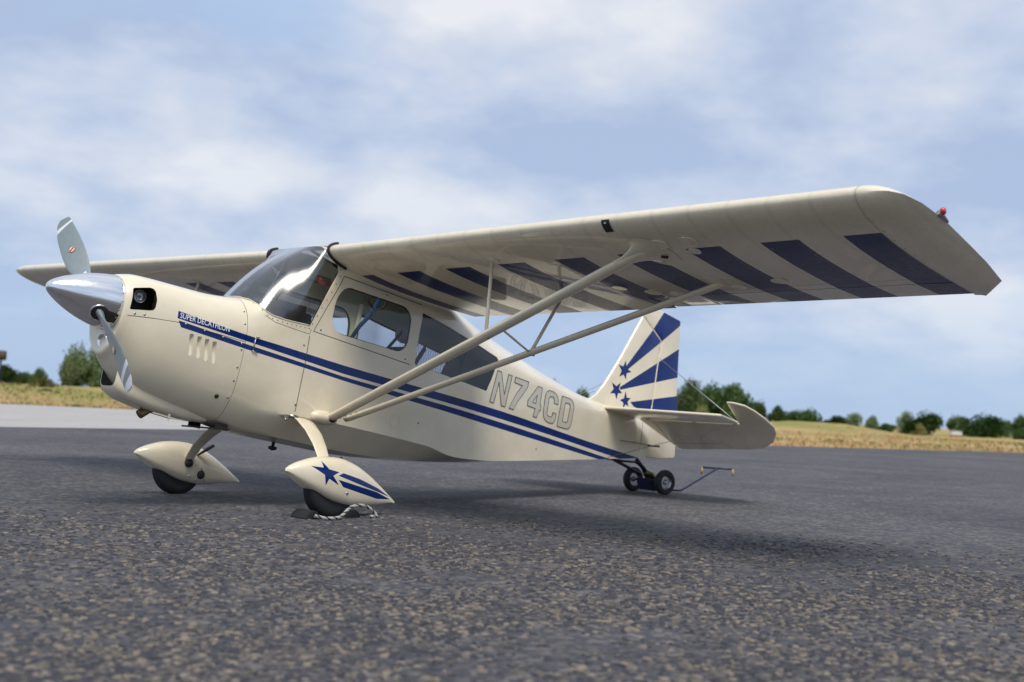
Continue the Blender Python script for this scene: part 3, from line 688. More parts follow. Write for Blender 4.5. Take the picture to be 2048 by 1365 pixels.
# wings
EDGE = [(0,(1.826,4.72,.838)),(.015,(1.828,4.80,.835)),(.05,(1.87,4.87,.825)),(.12,(1.97,4.915,.812)),(.25,(2.21,4.93,.80)),(.5,(2.64,4.90,.785)),(.7,(2.94,4.88,.77)),(.90,(3.26,4.84,.755)),(1,(3.44,4.68,.718))]
def wing(sg):
    xs = [.5-.5*math.cos(PI*i/34) for i in range(35)]; ys = [.385+.2125*i for i in range(20)]+[4.625]
    def sect(y, fx=None):
        lo_ = [P(WLE+CH*x, sg*y, wz(WLE+CH*x, y)) for x in xs]; up_ = [P(WLE+CH*x, sg*y, wz(WLE+CH*x, y, True)) for x in xs]
        return lo_[::-1]+up_[1:-1]
    bm = bmesh.new(); rows = [sect(y) for y in ys]; grid(bm, rows, True)
    # root rib face
    bm.normal_update()
    under = lambda c, f: f.normal.z*(1 if True else 1) < 0
    bmesh.ops.recalc_face_normals(bm, faces=bm.faces[:]); bm.normal_update()
    low = lambda c, f: f.normal.z < 0
    for k in range(9):
        y0 = .288+.514*k; y1 = y0+.247 if k else .535; y1 = min(y1, 4.622); y0 = max(y0, .395)
        cut(bm, [(2.165, sg*y0), (2.165, sg*y1), (3.50, sg*y1), (3.50, sg*y0)], 'sy', low, 1)
    # aileron cut free of the wing
    fs = cut(bm, [(3.10, sg*2.45), (3.10, sg*4.617), (3.60, sg*4.617), (3.60, sg*2.45)], 'sy')
    ail = extract(bm, fs)
    cut(bm, [(3.093, sg*2.440), (3.093, sg*4.62), (3.60, sg*4.62), (3.60, sg*2.440)], 'sy', None, remove=True)
    for q in strip([(2.985, sg*2.44), (2.985, sg*4.62)], .004): cut(bm, q, 'sy', low, 2)
    for q in strip([(2.04, sg*.40), (2.04, sg*4.62)], .003): pass
    wg = part('wing', bm, [m_wing, m_wblue, m_seam], angle=35)
    for v in ail.verts:
        f_ = max(0, (-v.co.x-3.10)/.33); v.co.z += .010*f_
    bmesh.ops.holes_fill(ail, edges=[e for e in ail.edges if e.is_boundary], sides=0)
    for f in ail.faces:
        if len(f.verts) > 8: f.material_index = 2
    ao = part('aileron', ail, [m_wing, m_wblue, m_seam], wg, angle=35)
    # gap backing
    bm = bmesh.new(); grid(bm, [[P(3.088, sg*y, wz(3.088, y)+.004), P(3.088, sg*y, wz(3.088, y, True)-.004)] for y in (2.44, 4.62)]); part('aileron_cove', bm, m_seam, wg, smooth=False)
    # tip
    bm = bmesh.new(); rows = []
    def E(x): return [interp(x, [(t, c[j]) for t, c in EDGE]) for j in range(3)]
    for i in range(13):
        v = i/12; row = []
        for x, upf in [(x, 0) for x in xs[::-1]]+[(x, 1) for x in xs[1:-1]]:
            s_, z_ = WLE+CH*x, wz(WLE+CH*x, 4.627, upf == 1); e = E(x); k = v**.9; w = v**(2.6 if not upf else 1.6)
            row.append(P(s_+(e[0]-s_)*k, sg*(4.627+(e[1]-4.627)*k), z_+(e[2]-z_)*w))
        rows.append(row)
    grid(bm, rows, True); tip = part('wing_tip', bm, [m_wing], wg, angle=50)
    for q in (): pass
    bm = bmesh.new()
    for x in (.05,.12,.2,.28,.36,.44,.52,.6,.68,.76,.84,.92): disc(bm, P(WLE+CH*x, sg*4.645, wz(WLE+CH*x, 4.645)+.001), (0, 0, -1), .006, .002, 8)
    part('fastener', bm, m_steel, wg)
    # navigation light
    bm = bmesh.new(); c_ = P(2.20, sg*4.93, .812); tube(bm, [c_+Vector((.045, 0, 0)), c_+Vector((.02, 0, .0)), c_+Vector((-.07, 0, -.012))], [.013, .018, .008], 12, mat=1)
    r = bmesh.ops.create_uvsphere(bm, u_segments=14, v_segments=10, radius=.019, matrix=Matrix.Translation(c_+Vector((.03, sg*.016, .012))) @ Matrix.Diagonal((1.2, .9, 1.1, 1)))
    for v in r['verts']:
        for f in v.link_faces: f.material_index = 0
    part('navigation_light', bm, [m_red if sg > 0 else mat('green_lens', (.01, .3, .06), .15, 0, 1, build=lambda b: bump(b, noiz(objco(), 50, 2), .05, .001)), m_steel], wg)
    # inspection covers
    for (a, b, r_) in [(2.07,3.25,.055),(2.07,3.46,.06),(2.80,2.40,.055),(2.95,2.58,.06),(3.02,2.73,.05),(2.77,3.31,.058),(2.93,3.28,.05),(2.10,1.86,.035),(2.85,3.62,.055),(2.2,3.42,.04)]:
        bm = bmesh.new(); n_ = Vector((0, -sg*DIH, -1)); c_ = P(a, sg*b, wz(a, b)-.002)
        sl = (wz(a+.05, b)-wz(a-.05, b))/.1; nn = Vector((-sl, -sg*DIH, -1)).normalized()
        disc(bm, c_, nn, r_, .0025, 28); ring_ = [c_+nn*.003+(Vector((1, 0, -nn.x/nn.z)).normalized()*math.cos(2*PI*k/28)+nn.cross(Vector((1, 0, -nn.x/nn.z)).normalized())*math.sin(2*PI*k/28))*r_ for k in range(29)]
        tube(bm, ring_, .0018, 5, caps=False); part('inspection_cover', bm, m_wing, wg, angle=40)
    # stall-warning / vent patch on the leading edge
    rr = []
    for x in [0, .002, .006, .012, .02, .03, .04]: rr.append([P(WLE+CH*x-.003, sg*y, wz(WLE+CH*x, y)-.003) for y in (2.975, 3.0, 3.035)])
    if sg > 0: bm = bmesh.new(); grid(bm, rr); box(bm, P(1.838, sg*3.01, .79), (.012, .008, .004), mat=1); part('stall_vane', bm, [m_dark, m_steel], wg, smooth=False)
    # struts
    F0, F1 = (2.10, .425, -.455), (2.125, 3.115, .705); R0_, R1_ = (2.21, .46, -.445), (2.86, 3.20, .690)
    lerp3 = lambda a, b, t: tuple(a[i]+(b[i]-a[i])*t for i in range(3))
    def strut(a, b, ra, fl, nm):
        bm = bmesh.new(); A, B = P(a[0], sg*a[1], a[2]), P(b[0], sg*b[1], b[2]); tube(bm, [A, A.lerp(B, .015), A.lerp(B, .985), B], [ra*.9, ra, ra, ra*.9], 20, flat=fl, up=(1, 0, 0)); return part(nm, bm, m_cream)
    fs_ = strut(F0, F1, .047, .62, 'wing_strut'); rs2 = strut(R0_, R1_, .031, .68, 'wing_strut')
    bm = bmesh.new(); A, B = P(F0[0], sg*F0[1], F0[2]), P(F1[0], sg*F1[1], F1[2]); d_ = (B-A).normalized(); tube(bm, [A-d_*.012, A+d_*.012], .052, 20, flat=.66, up=(1, 0, 0)); part('strut_collar', bm, m_dark, fs_)
    bm = bmesh.new()
    for k in range(5): disc(bm, A+d_*(.05+.045*k)+Vector((-.01*k+.0, sg*.012, -.031)), (0, sg*.4, -1), .005, .003, 8)
    part('fastener', bm, m_steel, fs_)
    # cuff where the strut meets the wing
    bm = bmesh.new(); rr = []
    for k in range(9):
        t = k/8; c_ = A.lerp(B, .925+.075*t); w = t**2.2; cx = c_.lerp(P(2.15, sg*3.13, 0), 0) ; row = []
        for j in range(28):
            a_ = 2*PI*j/28; base_ = c_+Vector((math.cos(a_)*.050, 0, 0))+Vector((0, math.sin(a_)*.036*sg, math.sin(a_)*.0))
            s2, y2 = 2.17-math.cos(a_)*(.20 if math.cos(a_) > 0 else .24), 3.14+math.sin(a_)*.13
            top_ = P(s2, sg*y2, wz(s2, y2)-.002); row.append(base_.lerp(top_, w))
        rr.append(row)
    grid(bm, rr, True); cf = part('strut_fairing', bm, m_cream, fs_, angle=60)
    bm = bmesh.new(); tube(bm, [P(2.21, sg*3.17, .683), P(2.235, sg*3.205, .683)], .009, 10); part('tie_down_ring', bm, m_dark, fs_)
    # jury struts
    f_ = lerp3(F0, F1, .54); r__ = lerp3(R0_, R1_, .525); jf, jr = (2.14, 1.80, wz(2.14, 1.8)), (2.93, 1.78, wz(2.93, 1.78))
    S3 = lambda p: (p[0], sg*p[1], p[2])
    tubes('jury_strut', [([S3(f_), S3(jf)], .0125)], m_cream, 12); tubes('jury_strut', [([S3(r__), S3(jr)], .0125)], m_cream, 12)
    tubes('jury_strut', [([S3(lerp3(F0, F1, .585)), S3(r__)], .008)], m_cream, 10)
    for c in (f_, r__):
        bm = bmesh.new(); disc(bm, P(*S3(c))+Vector((0, sg*.03, -.012)), (0, sg, -.3), .012, .006, 12); part('jury_bracket', bm, m_steel, rs2)
    return wg
wp = wing(1); wst = wing(-1)
# strut-foot blister, step, gear
def blister(sg):
    bm = bmesh.new(); bmesh.ops.create_uvsphere(bm, u_segments=28, v_segments=16, radius=1)
    for v in bm.verts: v.co = P(2.06, sg*.385, -.462)+Vector((v.co.x*.125, v.co.y*.062, v.co.z*.052))
    part('strut_blister', bm, m_cream)
for sg in (1, -1):
    blister(sg)
    G = [(1.875,.36,-.505,.085),(1.865,.44,-.525,.080),(1.845,.58,-.60,.070),(1.825,.70,-.69,.058),(1.808,.80,-.79,.048),(1.80,.865,-.90,.042),(1.795,.89,-.97,.040)]
    bm = bmesh.new(); tube(bm, [P(a, sg*b, c) for a, b, c, w in G], [g[3] for g in G], 16, flat=.13, up=(1, 0, 0)); leg = part('gear_leg', bm, m_cream, angle=50)
    bm = bmesh.new(); tube(bm, [P(1.87, sg*.875, -.86), P(1.93, sg*.83, -.79), P(1.96, sg*.80, -.755)], [.006, .014, .012], 8); part('brake_line', bm, m_dark, leg)
    bm = bmesh.new(); grid(bm, pant_rows(sg), True); bmesh.ops.recalc_face_normals(bm, faces=bm.faces[:]); bm.normal_update()
    out = lambda c, f, sg=sg: sg*c.y > .967
    tips = [(1.606,-.815),(1.748,-.869),(1.761,-.959),(1.653,-.976),(1.525,-.862)]; ins = [(1.662,-.862),(1.700,-.900),(1.671,-.925),(1.632,-.905),(1.618,-.858)]
    for i in range(5): cut(bm, [ins[i-1], tips[i], ins[i]], 'sz', out, 1)
    cut(bm, ins, 'sz', out, 1)
    cut(bm, [(1.742,-.894),(1.783,-.870),(1.95,-.888),(1.95,-.925)], 'sz', out, 1); cut(bm, [(1.95,-.888),(2.16,-.925),(2.31,-.968),(1.95,-.925)], 'sz', out, 1)
    cut(bm, [(1.747,-.920),(1.95,-.938),(1.95,-.980),(1.798,-.964)], 'sz', out, 1); cut(bm, [(1.95,-.938),(2.142,-.952),(2.32,-.984),(2.16,-.999),(1.95,-.980)], 'sz', out, 1)
    pant = part('wheel_fairing', bm, [m_cream, m_blue], angle=60)
    bm = bmesh.new(); prof = [(-.050,.085),(-.062,.135),(-.062,.165),(-.054,.190),(-.040,.202),(-.034,.2035),(-.031,.198),(-.028,.204),(-.014,.2055),(-.011,.199),(-.008,.2055),(.008,.2055),(.011,.199),(.014,.2055),(.028,.204),(.031,.198),(.034,.2035),(.040,.202),(.054,.190),(.062,.165),(.062,.135),(.050,.085)]
    prof = [(a, b) for a, b in prof]
    lathe(bm, prof, P(1.777, sg*.965, -.979), (0, 1, 0), 56)
    for v in bm.verts: v.co.z = min(v.co.z, -.815)
    ty = part('tyre', bm, m_tyre, angle=40)
    bm = bmesh.new(); lathe(bm, [(-.05,.085),(-.04,.05),(-.05,.04),(-.05,0)], P(1.777, sg*.965, -.979), (0, -sg, 0), 32); lathe(bm, [(-.05,.085),(-.04,.05),(-.05,.04),(-.05,0)], P(1.777, sg*.965, -.979), (0, sg, 0), 32); parts('wheel_rim', bm, m_steel, ty)
    bm = bmesh.new(); disc(bm, P(1.844, sg*1.069, -.999), (0, 1, -.1), .010, .004, 12); 
    for a_, b_ in ((1.76,-.93),(1.83,-1.03),(1.90,-1.05),(1.93,-.95),(1.98,-1.04)): disc(bm, P(a_, sg*.867, b_), (0, 1, 0), .007, .006, 10)
    part('fastener', bm, m_steel, pant)
    bm = bmesh.new(); disc(bm, P(1.935, sg*.872, -1.0), (0, 1, .2), .035, .012, 20); disc(bm, P(1.80, sg*.865, -.925), (0, 1, .2), .038, .014, 20); parts('brake_cover', bm, m_seam, pant)
    bm = bmesh.new(); tube(bm, [P(1.70, sg*.375, -.515), P(1.71, sg*.43, -.54), P(1.66, sg*.47, -.545)], .008, 8); box(bm, P(1.79, sg*.385, -.505), (.035, .02, .012), bev=.004); parts('gear_fitting', bm, m_steel)
bm = bmesh.new(); lathe(bm, [(0, .012), (.03, .012), (.035, .035), (.055, .03), (.065, .0)], P(1.94, .0, -.688), (0, 0, -1), 20); part('belly_beacon', bm, m_dark)

# tail surfaces
def plate(nm, outline, f, t, mats=m_cream, parent=None, post=None):
    """flat surface with rolled edges; f maps (u, v, w) to a point"""
    n = len(outline); ar = sum(outline[i-1][0]*outline[i][1]-outline[i][0]*outline[i-1][1] for i in range(n))
    o_ = outline if ar > 0 else outline[::-1]; V2 = [Vector(p) for p in o_]; nrm = []
    for i in range(n):
        a = (V2[i]-V2[i-1]).normalized(); b = (V2[(i+1) % n]-V2[i]).normalized(); m_ = Vector((-(a.y+b.y), a.x+b.x))
        m_ = m_.normalized() if m_.length > 1e-5 else Vector((-a.y, a.x)); nrm.append(m_/max(.5, m_.dot(Vector((-a.y, a.x)))))
    bm = bmesh.new(); rows = []
    for d, w in ((.018, -.5), (.007, -.42), (.0015, -.22), (0, 0), (.0015, .22), (.007, .42), (.018, .5)):
        rows.append([f(V2[i].x+nrm[i].x*d, V2[i].y+nrm[i].y*d, w*t) for i in range(n)])
    vs = grid(bm, rows, True); a = bm.faces.new(vs[0][::-1]); b = bm.faces.new(vs[-1])
    bm.normal_update(); bmesh.ops.triangulate(bm, faces=[a, b]); bmesh.ops.recalc_face_normals(bm, faces=bm.faces[:]); bm.normal_update()
    if post: post(bm)
    return part(nm, bm, mats, parent, angle=22)
W1 = [[(5.995,.765),(6.381,1.265),(6.56,1.179),(6.045,.760)], [(6.381,1.265),(6.535,1.50),(6.93,1.50),(6.93,1.488),(6.56,1.179)]]
W2 = [[(6.98,1.237),(6.98,.884),(5.974,.538),(5.955,.559)]]
W3 = [[(6.08,.427),(7.1,.711),(7.1,.30),(6.45,.30),(6.227,.415)]]
def stars(bm):
    side_ = lambda c, f: abs(f.normal.y) > .7
    for w in W1+W2+W3: cut(bm, w, 'sz', side_, 1)
    for tips in ([(5.997,.846),(6.10,.85),(6.111,.75),(6.041,.656),(5.925,.66),(5.89,.781)],[(5.823,.585),(5.964,.611),(6.011,.51),(5.935,.429),(5.82,.472)],[(6.06,.544),(6.159,.489),(6.142,.398),(6.056,.36),(5.988,.436)]):
        if len(tips) == 6: tips = [tips[0]]+tips[2:]
        c_ = Vector((sum(p[0] for p in tips)/5, sum(p[1] for p in tips)/5)); inn = []
        for i in range(5):
            m_ = (Vector(tips[i])+Vector(tips[(i+1) % 5]))/2; inn.append(c_+(m_-c_)*.52)
        for i in range(5): cut(bm, [tuple(inn[i-1]), tips[i], tuple(inn[i])], 'sz', side_, 1)
        cut(bm, [tuple(p) for p in inn], 'sz', side_, 1)
vert = lambda u, v, w: P(u, w, v)
fin = plate('fin', [(5.43,.30),(5.47,.348),(5.543,.372),(5.62,.425),(5.703,.533),(5.80,.680),(5.915,.870),(6.05,1.115),(6.175,1.345),(6.19,1.352),(6.533,1.176),(6.531,.30)], vert, .034, [m_cream, m_blue, m_seam], post=stars)
rud = plate('rudder', [(6.56,1.168),(6.542,1.174),(6.200,1.362),(6.222,1.42),(6.262,1.462),(6.35,1.478),(6.56,1.484),(6.82,1.468),(6.838,1.455),(6.90,1.00),(6.95,.66),(7.0,.52),(7.055,.04),(7.045,.015),(6.80,-.03),(6.575,-.052),(6.548,-.04),(6.537,.4),(6.539,.9)], vert, .03, [m_cream, m_blue, m_seam], post=stars)
tubes('rudder_hinge', [([(6.532, 0, .0), (6.532, 0, .04)], .012), ([(6.532, 0, .5), (6.532, 0, .54)], .012), ([(6.532, 0, 1.07), (6.532, 0, 1.11)], .012)], m_steel, 10, rud)
tubes('rudder_horn', [([(6.56, -.16, .07), (6.56, .16, .07)], .009)], m_dark, 8, rud)
for sg in (1, -1):
    fl = lambda u, v, w, sg=sg: P(u, sg*v, .308+w)
    stab = plate('horizontal_stabiliser', [(5.685,.015),(5.69,.12),(5.72,.30),(5.845,1.27),(5.86,1.315),(6.245,1.262),(6.25,.02)], fl, .030)
    K = -.29
    ev = lambda u, v, w, sg=sg: P(u, sg*v, .305+K*(u-6.264)+w)
    def tab(bm, sg=sg):
        for q in strip([(6.776, sg*.17), (6.72, sg*.82), (6.811, sg*.884)], .005): cut(bm, q, 'sy', lambda c, f: f.normal.z < 0, 1)
    el = plate('elevator', [(6.275,1.262),(6.05,1.318),(5.836,1.373),(5.842,1.44),(5.892,1.539),(6.0,1.588),(6.138,1.616),(6.307,1.618),(6.443,1.567),(6.637,1.428),(6.775,1.248),(6.825,1.063),(6.85,.8),(6.93,.20),(6.91,.165),(6.826,.138),(6.566,.11),(6.33,.085),(6.275,.08)], ev, .024, [m_cream, m_seam], post=tab)
    bm = bmesh.new()
    for y in (.2, .75, 1.22): box(bm, P(6.258, sg*y, .302), (.014, .012, .014))
    parts('elevator_hinge', bm, m_steel, el, smooth=False)
    wires = [([(5.80, sg*.11, -.172), (6.265, sg*1.22, .295)], .0032), ([(6.54, sg*.02, .99), (6.265, sg*1.22, .325)], .0032), ([(6.28, sg*.24, .29), (6.80, sg*.15, .14)], .004)]
    for w in wires: tubes('brace_wire', [w], m_steel, 6)
    tubes('rudder_cable', [([(5.98, sg*.10, .03), (6.56, sg*.15, .07)], .004)], m_brass, 6)
tubes('antenna_wire', [([(5.60, .0, .45), (4.9, .12, .16)], .0022)], m_brass, 5)
# tail spring and wheel
bm = bmesh.new(); tube(bm, [P(5.95, 0, -.165), P(6.2, 0, -.15), P(6.42, 0, -.125), P(6.55, 0, -.16), P(6.62, 0, -.24)], [.03, .032, .03, .03, .03], 10, flat=.35, up=(0, 1, 0))
tube(bm, [P(6.05, .0, -.16), P(6.25, .03, -.20), P(6.46, .05, -.235)], .016, 8); tube(bm, [P(6.42, 0, -.10), P(6.50, 0, -.14), P(6.60, 0, -.20)], .02, 8)
tsp = parts('tail_spring', bm, m_dark)
bm = bmesh.new(); lathe(bm, [(-.03,.02),(-.032,.05),(-.022,.075),(0,.082),(.022,.075),(.032,.05),(.03,.02)], P(6.70, 0, -.265), (0, 1, 0), 32); part('tail_wheel', bm, m_tyre)
bm = bmesh.new(); tube(bm, [P(6.60, 0, -.19), P(6.66, .045, -.21), P(6.70, .045, -.26)], .015, 8); tube(bm, [P(6.58, .02, -.20), P(6.76, .02, -.235)], .026, 10); parts('wheel_fork', bm, m_brass, tsp)

# lettering
def skin_y(s, z): return fus_hw(s, z)
LET = {
'N': [[(3.875,.289),(3.931,.288),(4.015,.101),(4.037,.287),(4.092,.287),(4.05,.004),(3.993,.003),(3.916,.197),(3.882,.004),(3.825,.006)]],
'7': [[(4.145,.287),(4.349,.285),(4.343,.237),(4.282,.159),(4.225,.089),(4.173,.002),(4.108,.004),(4.154,.086),(4.198,.158),(4.262,.234),(4.141,.238)]],
'4': [[(4.503,.278),(4.568,.275),(4.565,.118),(4.582,.117),(4.583,.067),(4.564,.068),(4.537,-.003),(4.479,-.002),(4.498,.073),(4.375,.075),(4.374,.124)],[(4.504,.197),(4.499,.118),(4.446,.121)]],
'C': [[(4.684,.274),(4.735,.276),(4.772,.27),(4.805,.258),(4.831,.234),(4.843,.205),(4.847,.174),(4.783,.176),(4.778,.213),(4.755,.228),(4.712,.225),(4.693,.207),(4.689,.06),(4.713,.042),(4.761,.043),(4.776,.06),(4.778,.087),(4.835,.086),(4.833,.043),(4.825,.018),(4.807,-.003),(4.776,-.013),(4.73,-.014),(4.693,-.007),(4.66,.008),(4.64,.029),(4.629,.07),(4.631,.222),(4.65,.259)]],
'D': [[(4.901,.266),(5.031,.265),(5.065,.258),(5.089,.24),(5.105,.215),(5.111,.188),(5.1,.046),(5.095,.022),(5.081,.004),(5.06,-.012),(5.028,-.021),(4.872,-.022)],[(4.964,.216),(5.034,.217),(5.049,.199),(5.034,.051),(5.013,.036),(4.948,.037)]]}
for ch, loops in LET.items():
    for sg in (1, -1):
        bm = bmesh.new(); es = []
        mir = (lambda p: p) if sg > 0 else (lambda p: (8.936-p[0], p[1]))
        for lp in loops:
            vv = [bm.verts.new((*mir(p), 0)) for p in lp]; es += [bm.edges.new((vv[i-1], vv[i])) for i in range(len(vv))]
        bmesh.ops.triangle_fill(bm, edges=es, use_beauty=True)
        bmesh.ops.subdivide_edges(bm, edges=bm.edges[:], cuts=3, use_grid_fill=True)
        for v in bm.verts: s_, z_ = v.co.x, v.co.y; v.co = P(s_, sg*(skin_y(s_, z_)+.0022), z_)
        for lp in loops:
            for i in range(len(lp)):
                a, b = Vector(mir(lp[i-1])), Vector(mir(lp[i])); n_ = int((b-a).length/.03)+1
                tube(bm, [P(q.x, sg*(skin_y(q.x, q.y)+.0026), q.y) for q in [a.lerp(b, k/n_) for k in range(n_+1)]], .0028, 5, flat=1, mat=1)
        part('registration_'+('letter' if ch.isalpha() else 'digit'), bm, [m_decal, m_ink], fus, smooth=False)
cu = bpy.data.curves.new('name_text', 'FONT'); cu.body = 'SUPER DECATHLON'; cu.size = 1; cu.resolution_u = 3; cu.offset = .006
to = bpy.data.objects.new('name_text', cu); COL.objects.link(to); dg = bpy.context.evaluated_depsgraph_get()
tm = bpy.data.meshes.new_from_object(to.evaluated_get(dg)); bpy.data.objects.remove(to)
mx = max(v.co.x for v in tm.vertices); my = max(v.co.y for v in tm.vertices)
bm = bmesh.new(); bm.from_mesh(tm)
for v in bm.verts:
    u, w = v.co.x/mx, v.co.y/my; s_ = .768+.382*u; z_ = -.0185-.0085*u+.0375*w; v.co = P(s_, fus_hw(s_, z_)+.002, z_)
part('name_lettering', bm, m_white, cowl, smooth=False)
bm = bmesh.new()
for sg in (1, -1):
    for k in range(7): s_ = 1.80+.018*k*1.6; z_ = .19+.068*k; disc(bm, P(s_, sg*(fus_hw(s_, z_)+.001), z_), (0, sg, 0), .004, .0015, 8)
    for k in range(12): s_ = 1.36+.038*k; z_ = interp(s_, WB)-.022; disc(bm, P(s_, sg*(fus_hw(s_, z_)+.001), z_), (0, sg, .3), .0035, .0015, 8)
    for s_, z_ in ((1.885, .165), (2.75, .137), (1.78, -.42), (3.0, -.33), (4.6, -.28), (2.45, .58), (1.76, .02)): disc(bm, P(s_, sg*(fus_hw(s_, z_)+.001), z_), (0, sg, 0), .006, .002, 10)
part('fastener', bm, m_seam, fus)
for s_, z_ in ((2.75, -.36), (5.9, .06)):           # inspection rings under the fabric
    bm = bmesh.new(); tube(bm, [P(s_+.05*math.cos(a*PI/12), fus_hw(s_, z_)+.0005+(fus_hw(s_+.05*math.cos(a*PI/12), z_)-fus_hw(s_, z_)), z_+.05*math.sin(a*PI/12)) for a in range(25)], .0018, 5, caps=False); part('inspection_ring', bm, m_cream, fus)
# small door hinge/step bracket by the firewall
bm = bmesh.new()
for a, b in (((1.365,-.010),(1.350,-.115)),((1.365,-.010),(1.392,-.014)),((1.350,-.115),(1.395,-.122))):
    tube(bm, [P(a[0], fus_hw(*a)+.008, a[1]), P(b[0], fus_hw(*b)+.008, b[1])], .004, 6)
part('pull_handle', bm, m_steel, fus)

# ------------------------------------------------------------------ tail dolly
def Wd(s, y, z): return MB @ P(s, y, z)
dc = Wd(6.67, 0, -.26); gz = 0
dolly = tag(empty('tail_dolly', (dc.x, dc.y, 0)), 'small two-wheeled blue tow dolly under the aircraft tail with a long handle', 'tow dolly')
def dpart(nm, bm, mats, parent=None, smooth=True, angle=None):
    o = finish(nm, bm, mats, parent or dolly, smooth, angle)
    if parent is None: o.location = (-dc.x, -dc.y, 0)
    return o
ax = Vector((.17, .985, 0)).normalized(); fw = Vector((-.985, .17, 0)).normalized(); cen = Vector((dc.x, dc.y, .125))
for sg in (1, -1):
    c_ = cen+ax*.235*sg
    bm = bmesh.new(); lathe(bm, [(-.032,.075),(-.036,.095),(-.032,.115),(-.018,.125),(0,.127),(.018,.125),(.032,.115),(.036,.095),(.032,.075),(.015,.07),(-.015,.07),(-.032,.075)], c_, ax, 44)
    wh = dpart('wheel', bm, m_tyre, angle=40)
    bm = bmesh.new(); lathe(bm, [(.028,.078),(.022,.072),(.006,.06),(.006,.03),(.02,.022),(.034,.014),(.034,0)], c_, ax*sg, 28); lathe(bm, [(.028,.078),(.022,.072),(.006,.06),(.006,.03),(.02,.022),(.034,.014),(.034,0)], c_, -ax*sg, 28); dpart('hub', bm, m_steel, wh, angle=40)
bm = bmesh.new(); tube(bm, [cen-ax*.23, cen+ax*.23], .011, 10); dpart('axle', bm, m_navy)
bm = bmesh.new(); rotm = Matrix((fw, ax, Vector((0, 0, 1)))).transposed(); rr = []
for z, a, b in ((.03,.055,.075),(.05,.06,.08),(.14,.085,.10),(.145,.08,.095)):
    rr.append([cen*1+Vector((0, 0, z-.125))+rotm @ Vector((a*x, b*y, 0)) for x, y in ((-1, -1), (1, -1), (1, 1), (-1, 1))])
vs = grid(bm, rr, True); bm.faces.new(vs[0][::-1]); dpart('cradle', bm, m_navy, smooth=False)
H = [Vector((dc.x, dc.y, .03))]+[Wd(7.148, .082, -.304), Wd(7.648, .169, .015)]
bm = bmesh.new(); tube(bm, [H[0]+fw*.05, H[0].lerp(H[1], .9), H[1], H[1].lerp(H[2], .06), H[2]], .0125, 10); dpart('tow_bar', bm, m_navy)
he = H[2]; hd = Vector((-.75, .66, 0)).normalized()
hd = Vector((-.25, .97, 0)).normalized()
bm = bmesh.new(); tube(bm, [he-hd*.17, he+hd*.17], .011, 10); dpart('handle', bm, m_navy)
for sg in (1, -1):
    bm = bmesh.new(); tube(bm, [he+hd*.17*sg, he+hd*.18*sg+Vector((0, 0, -.075))], .012, 10); dpart('grip', bm, m_yellow)

# ------------------------------------------------------------------ wheel chocks and rope
tc_ = MB @ P(1.777, .965, -1.182)
ch = tag(empty('wheel_chocks', (tc_.x, tc_.y, 0)), 'pair of dark wheel chocks joined by pale rope at the near main wheel', 'wheel chocks')
def chock(x0, dirx):
    bm = bmesh.new(); rr = []
    for y in (-.085, .10):
        rr.append([Vector((x0, y, 0)), Vector((x0+dirx*.12, y, 0)), Vector((x0+dirx*.105, y, .035)), Vector((x0+dirx*.06, y, .058)), Vector((x0+dirx*.03, y, .052))])
    vs = grid(bm, rr, True); bm.faces.new(vs[0]); bm.faces.new(vs[1][::-1]); bmesh.ops.recalc_face_normals(bm, faces=bm.faces[:])
    bmesh.ops.bevel(bm, geom=bm.edges[:], offset=.006, segments=2, affect='EDGES'); finish('chock', bm, m_tyre, ch, angle=40)
chock(.115, 1); chock(-.115, -1)
def rope(pts, r=.0105):
    bm = bmesh.new(); n = 90; P3 = [tuple(p) for p in pts]; path = [Vector(catmull(P3, t*(len(P3)-1)/n)) for t in range(n+1)]
    for ph in (0, 2*PI/3, 4*PI/3):
        hp = []
        for i, p in enumerate(path):
            t = (path[min(i+1, n)]-path[max(i-1, 0)]).normalized(); a = Vector((0, 0, 1)).cross(t).normalized() if abs(t.z) < .95 else Vector((1, 0, 0)); b = t.cross(a)
            an = ph+i*.75; hp.append(p+(a*math.cos(an)+b*math.sin(an))*r*.55)
        tube(bm, hp, r*.62, 6, mat=1 if ph == 0 else 0)
    return finish('rope', bm, [m_rope, m_net], ch)
rope([(.20,.14,.03),(.14,.17,.014),(.08,.185,.013),(.02,.18,.018),(-.03,.165,.04),(-.09,.15,.075),(-.17,.14,.088),(-.25,.135,.078),(-.31,.14,.04),(-.33,.15,.012),(-.26,.17,.012)])

# ------------------------------------------------------------------ trees and bushes beyond the field
def leafmat(name, a_, b_, c_):
    def f(b):
        v = objco(); g = N('ShaderNodeNewGeometry'); rnd = g.outputs['Random Per Island']
        n_ = noiz(v, 1.1, 3, .6)
        k = mth('ADD', mth('MULTIPLY', rnd, .55), mth('MULTIPLY', n_, .6))
        L(ramp(k, [(.30, a_), (.58, b_), (.85, c_)]), b.inputs['Base Color']); b.inputs['Roughness'].default_value = .6
        b.inputs['Specular IOR Level'].default_value = .2; b.inputs['Subsurface Weight'].default_value = 0
        bump(b, noiz(v, 8, 2), .2, .02)
    return mat(name, build=f)
m_leaf = leafmat('dark_foliage', (.022, .055, .014), (.055, .11, .028), (.11, .17, .05))
m_leafp = leafmat('grey_green_foliage', (.08, .13, .05), (.14, .20, .08), (.24, .30, .15))
m_leafy = leafmat('yellow_green_foliage', (.12, .13, .035), (.20, .19, .05), (.30, .26, .08))
m_bark = mat('bark', (.09, .07, .05), .9, build=lambda b: bump(b, noiz(objco(), 20, 4), .6, .02))
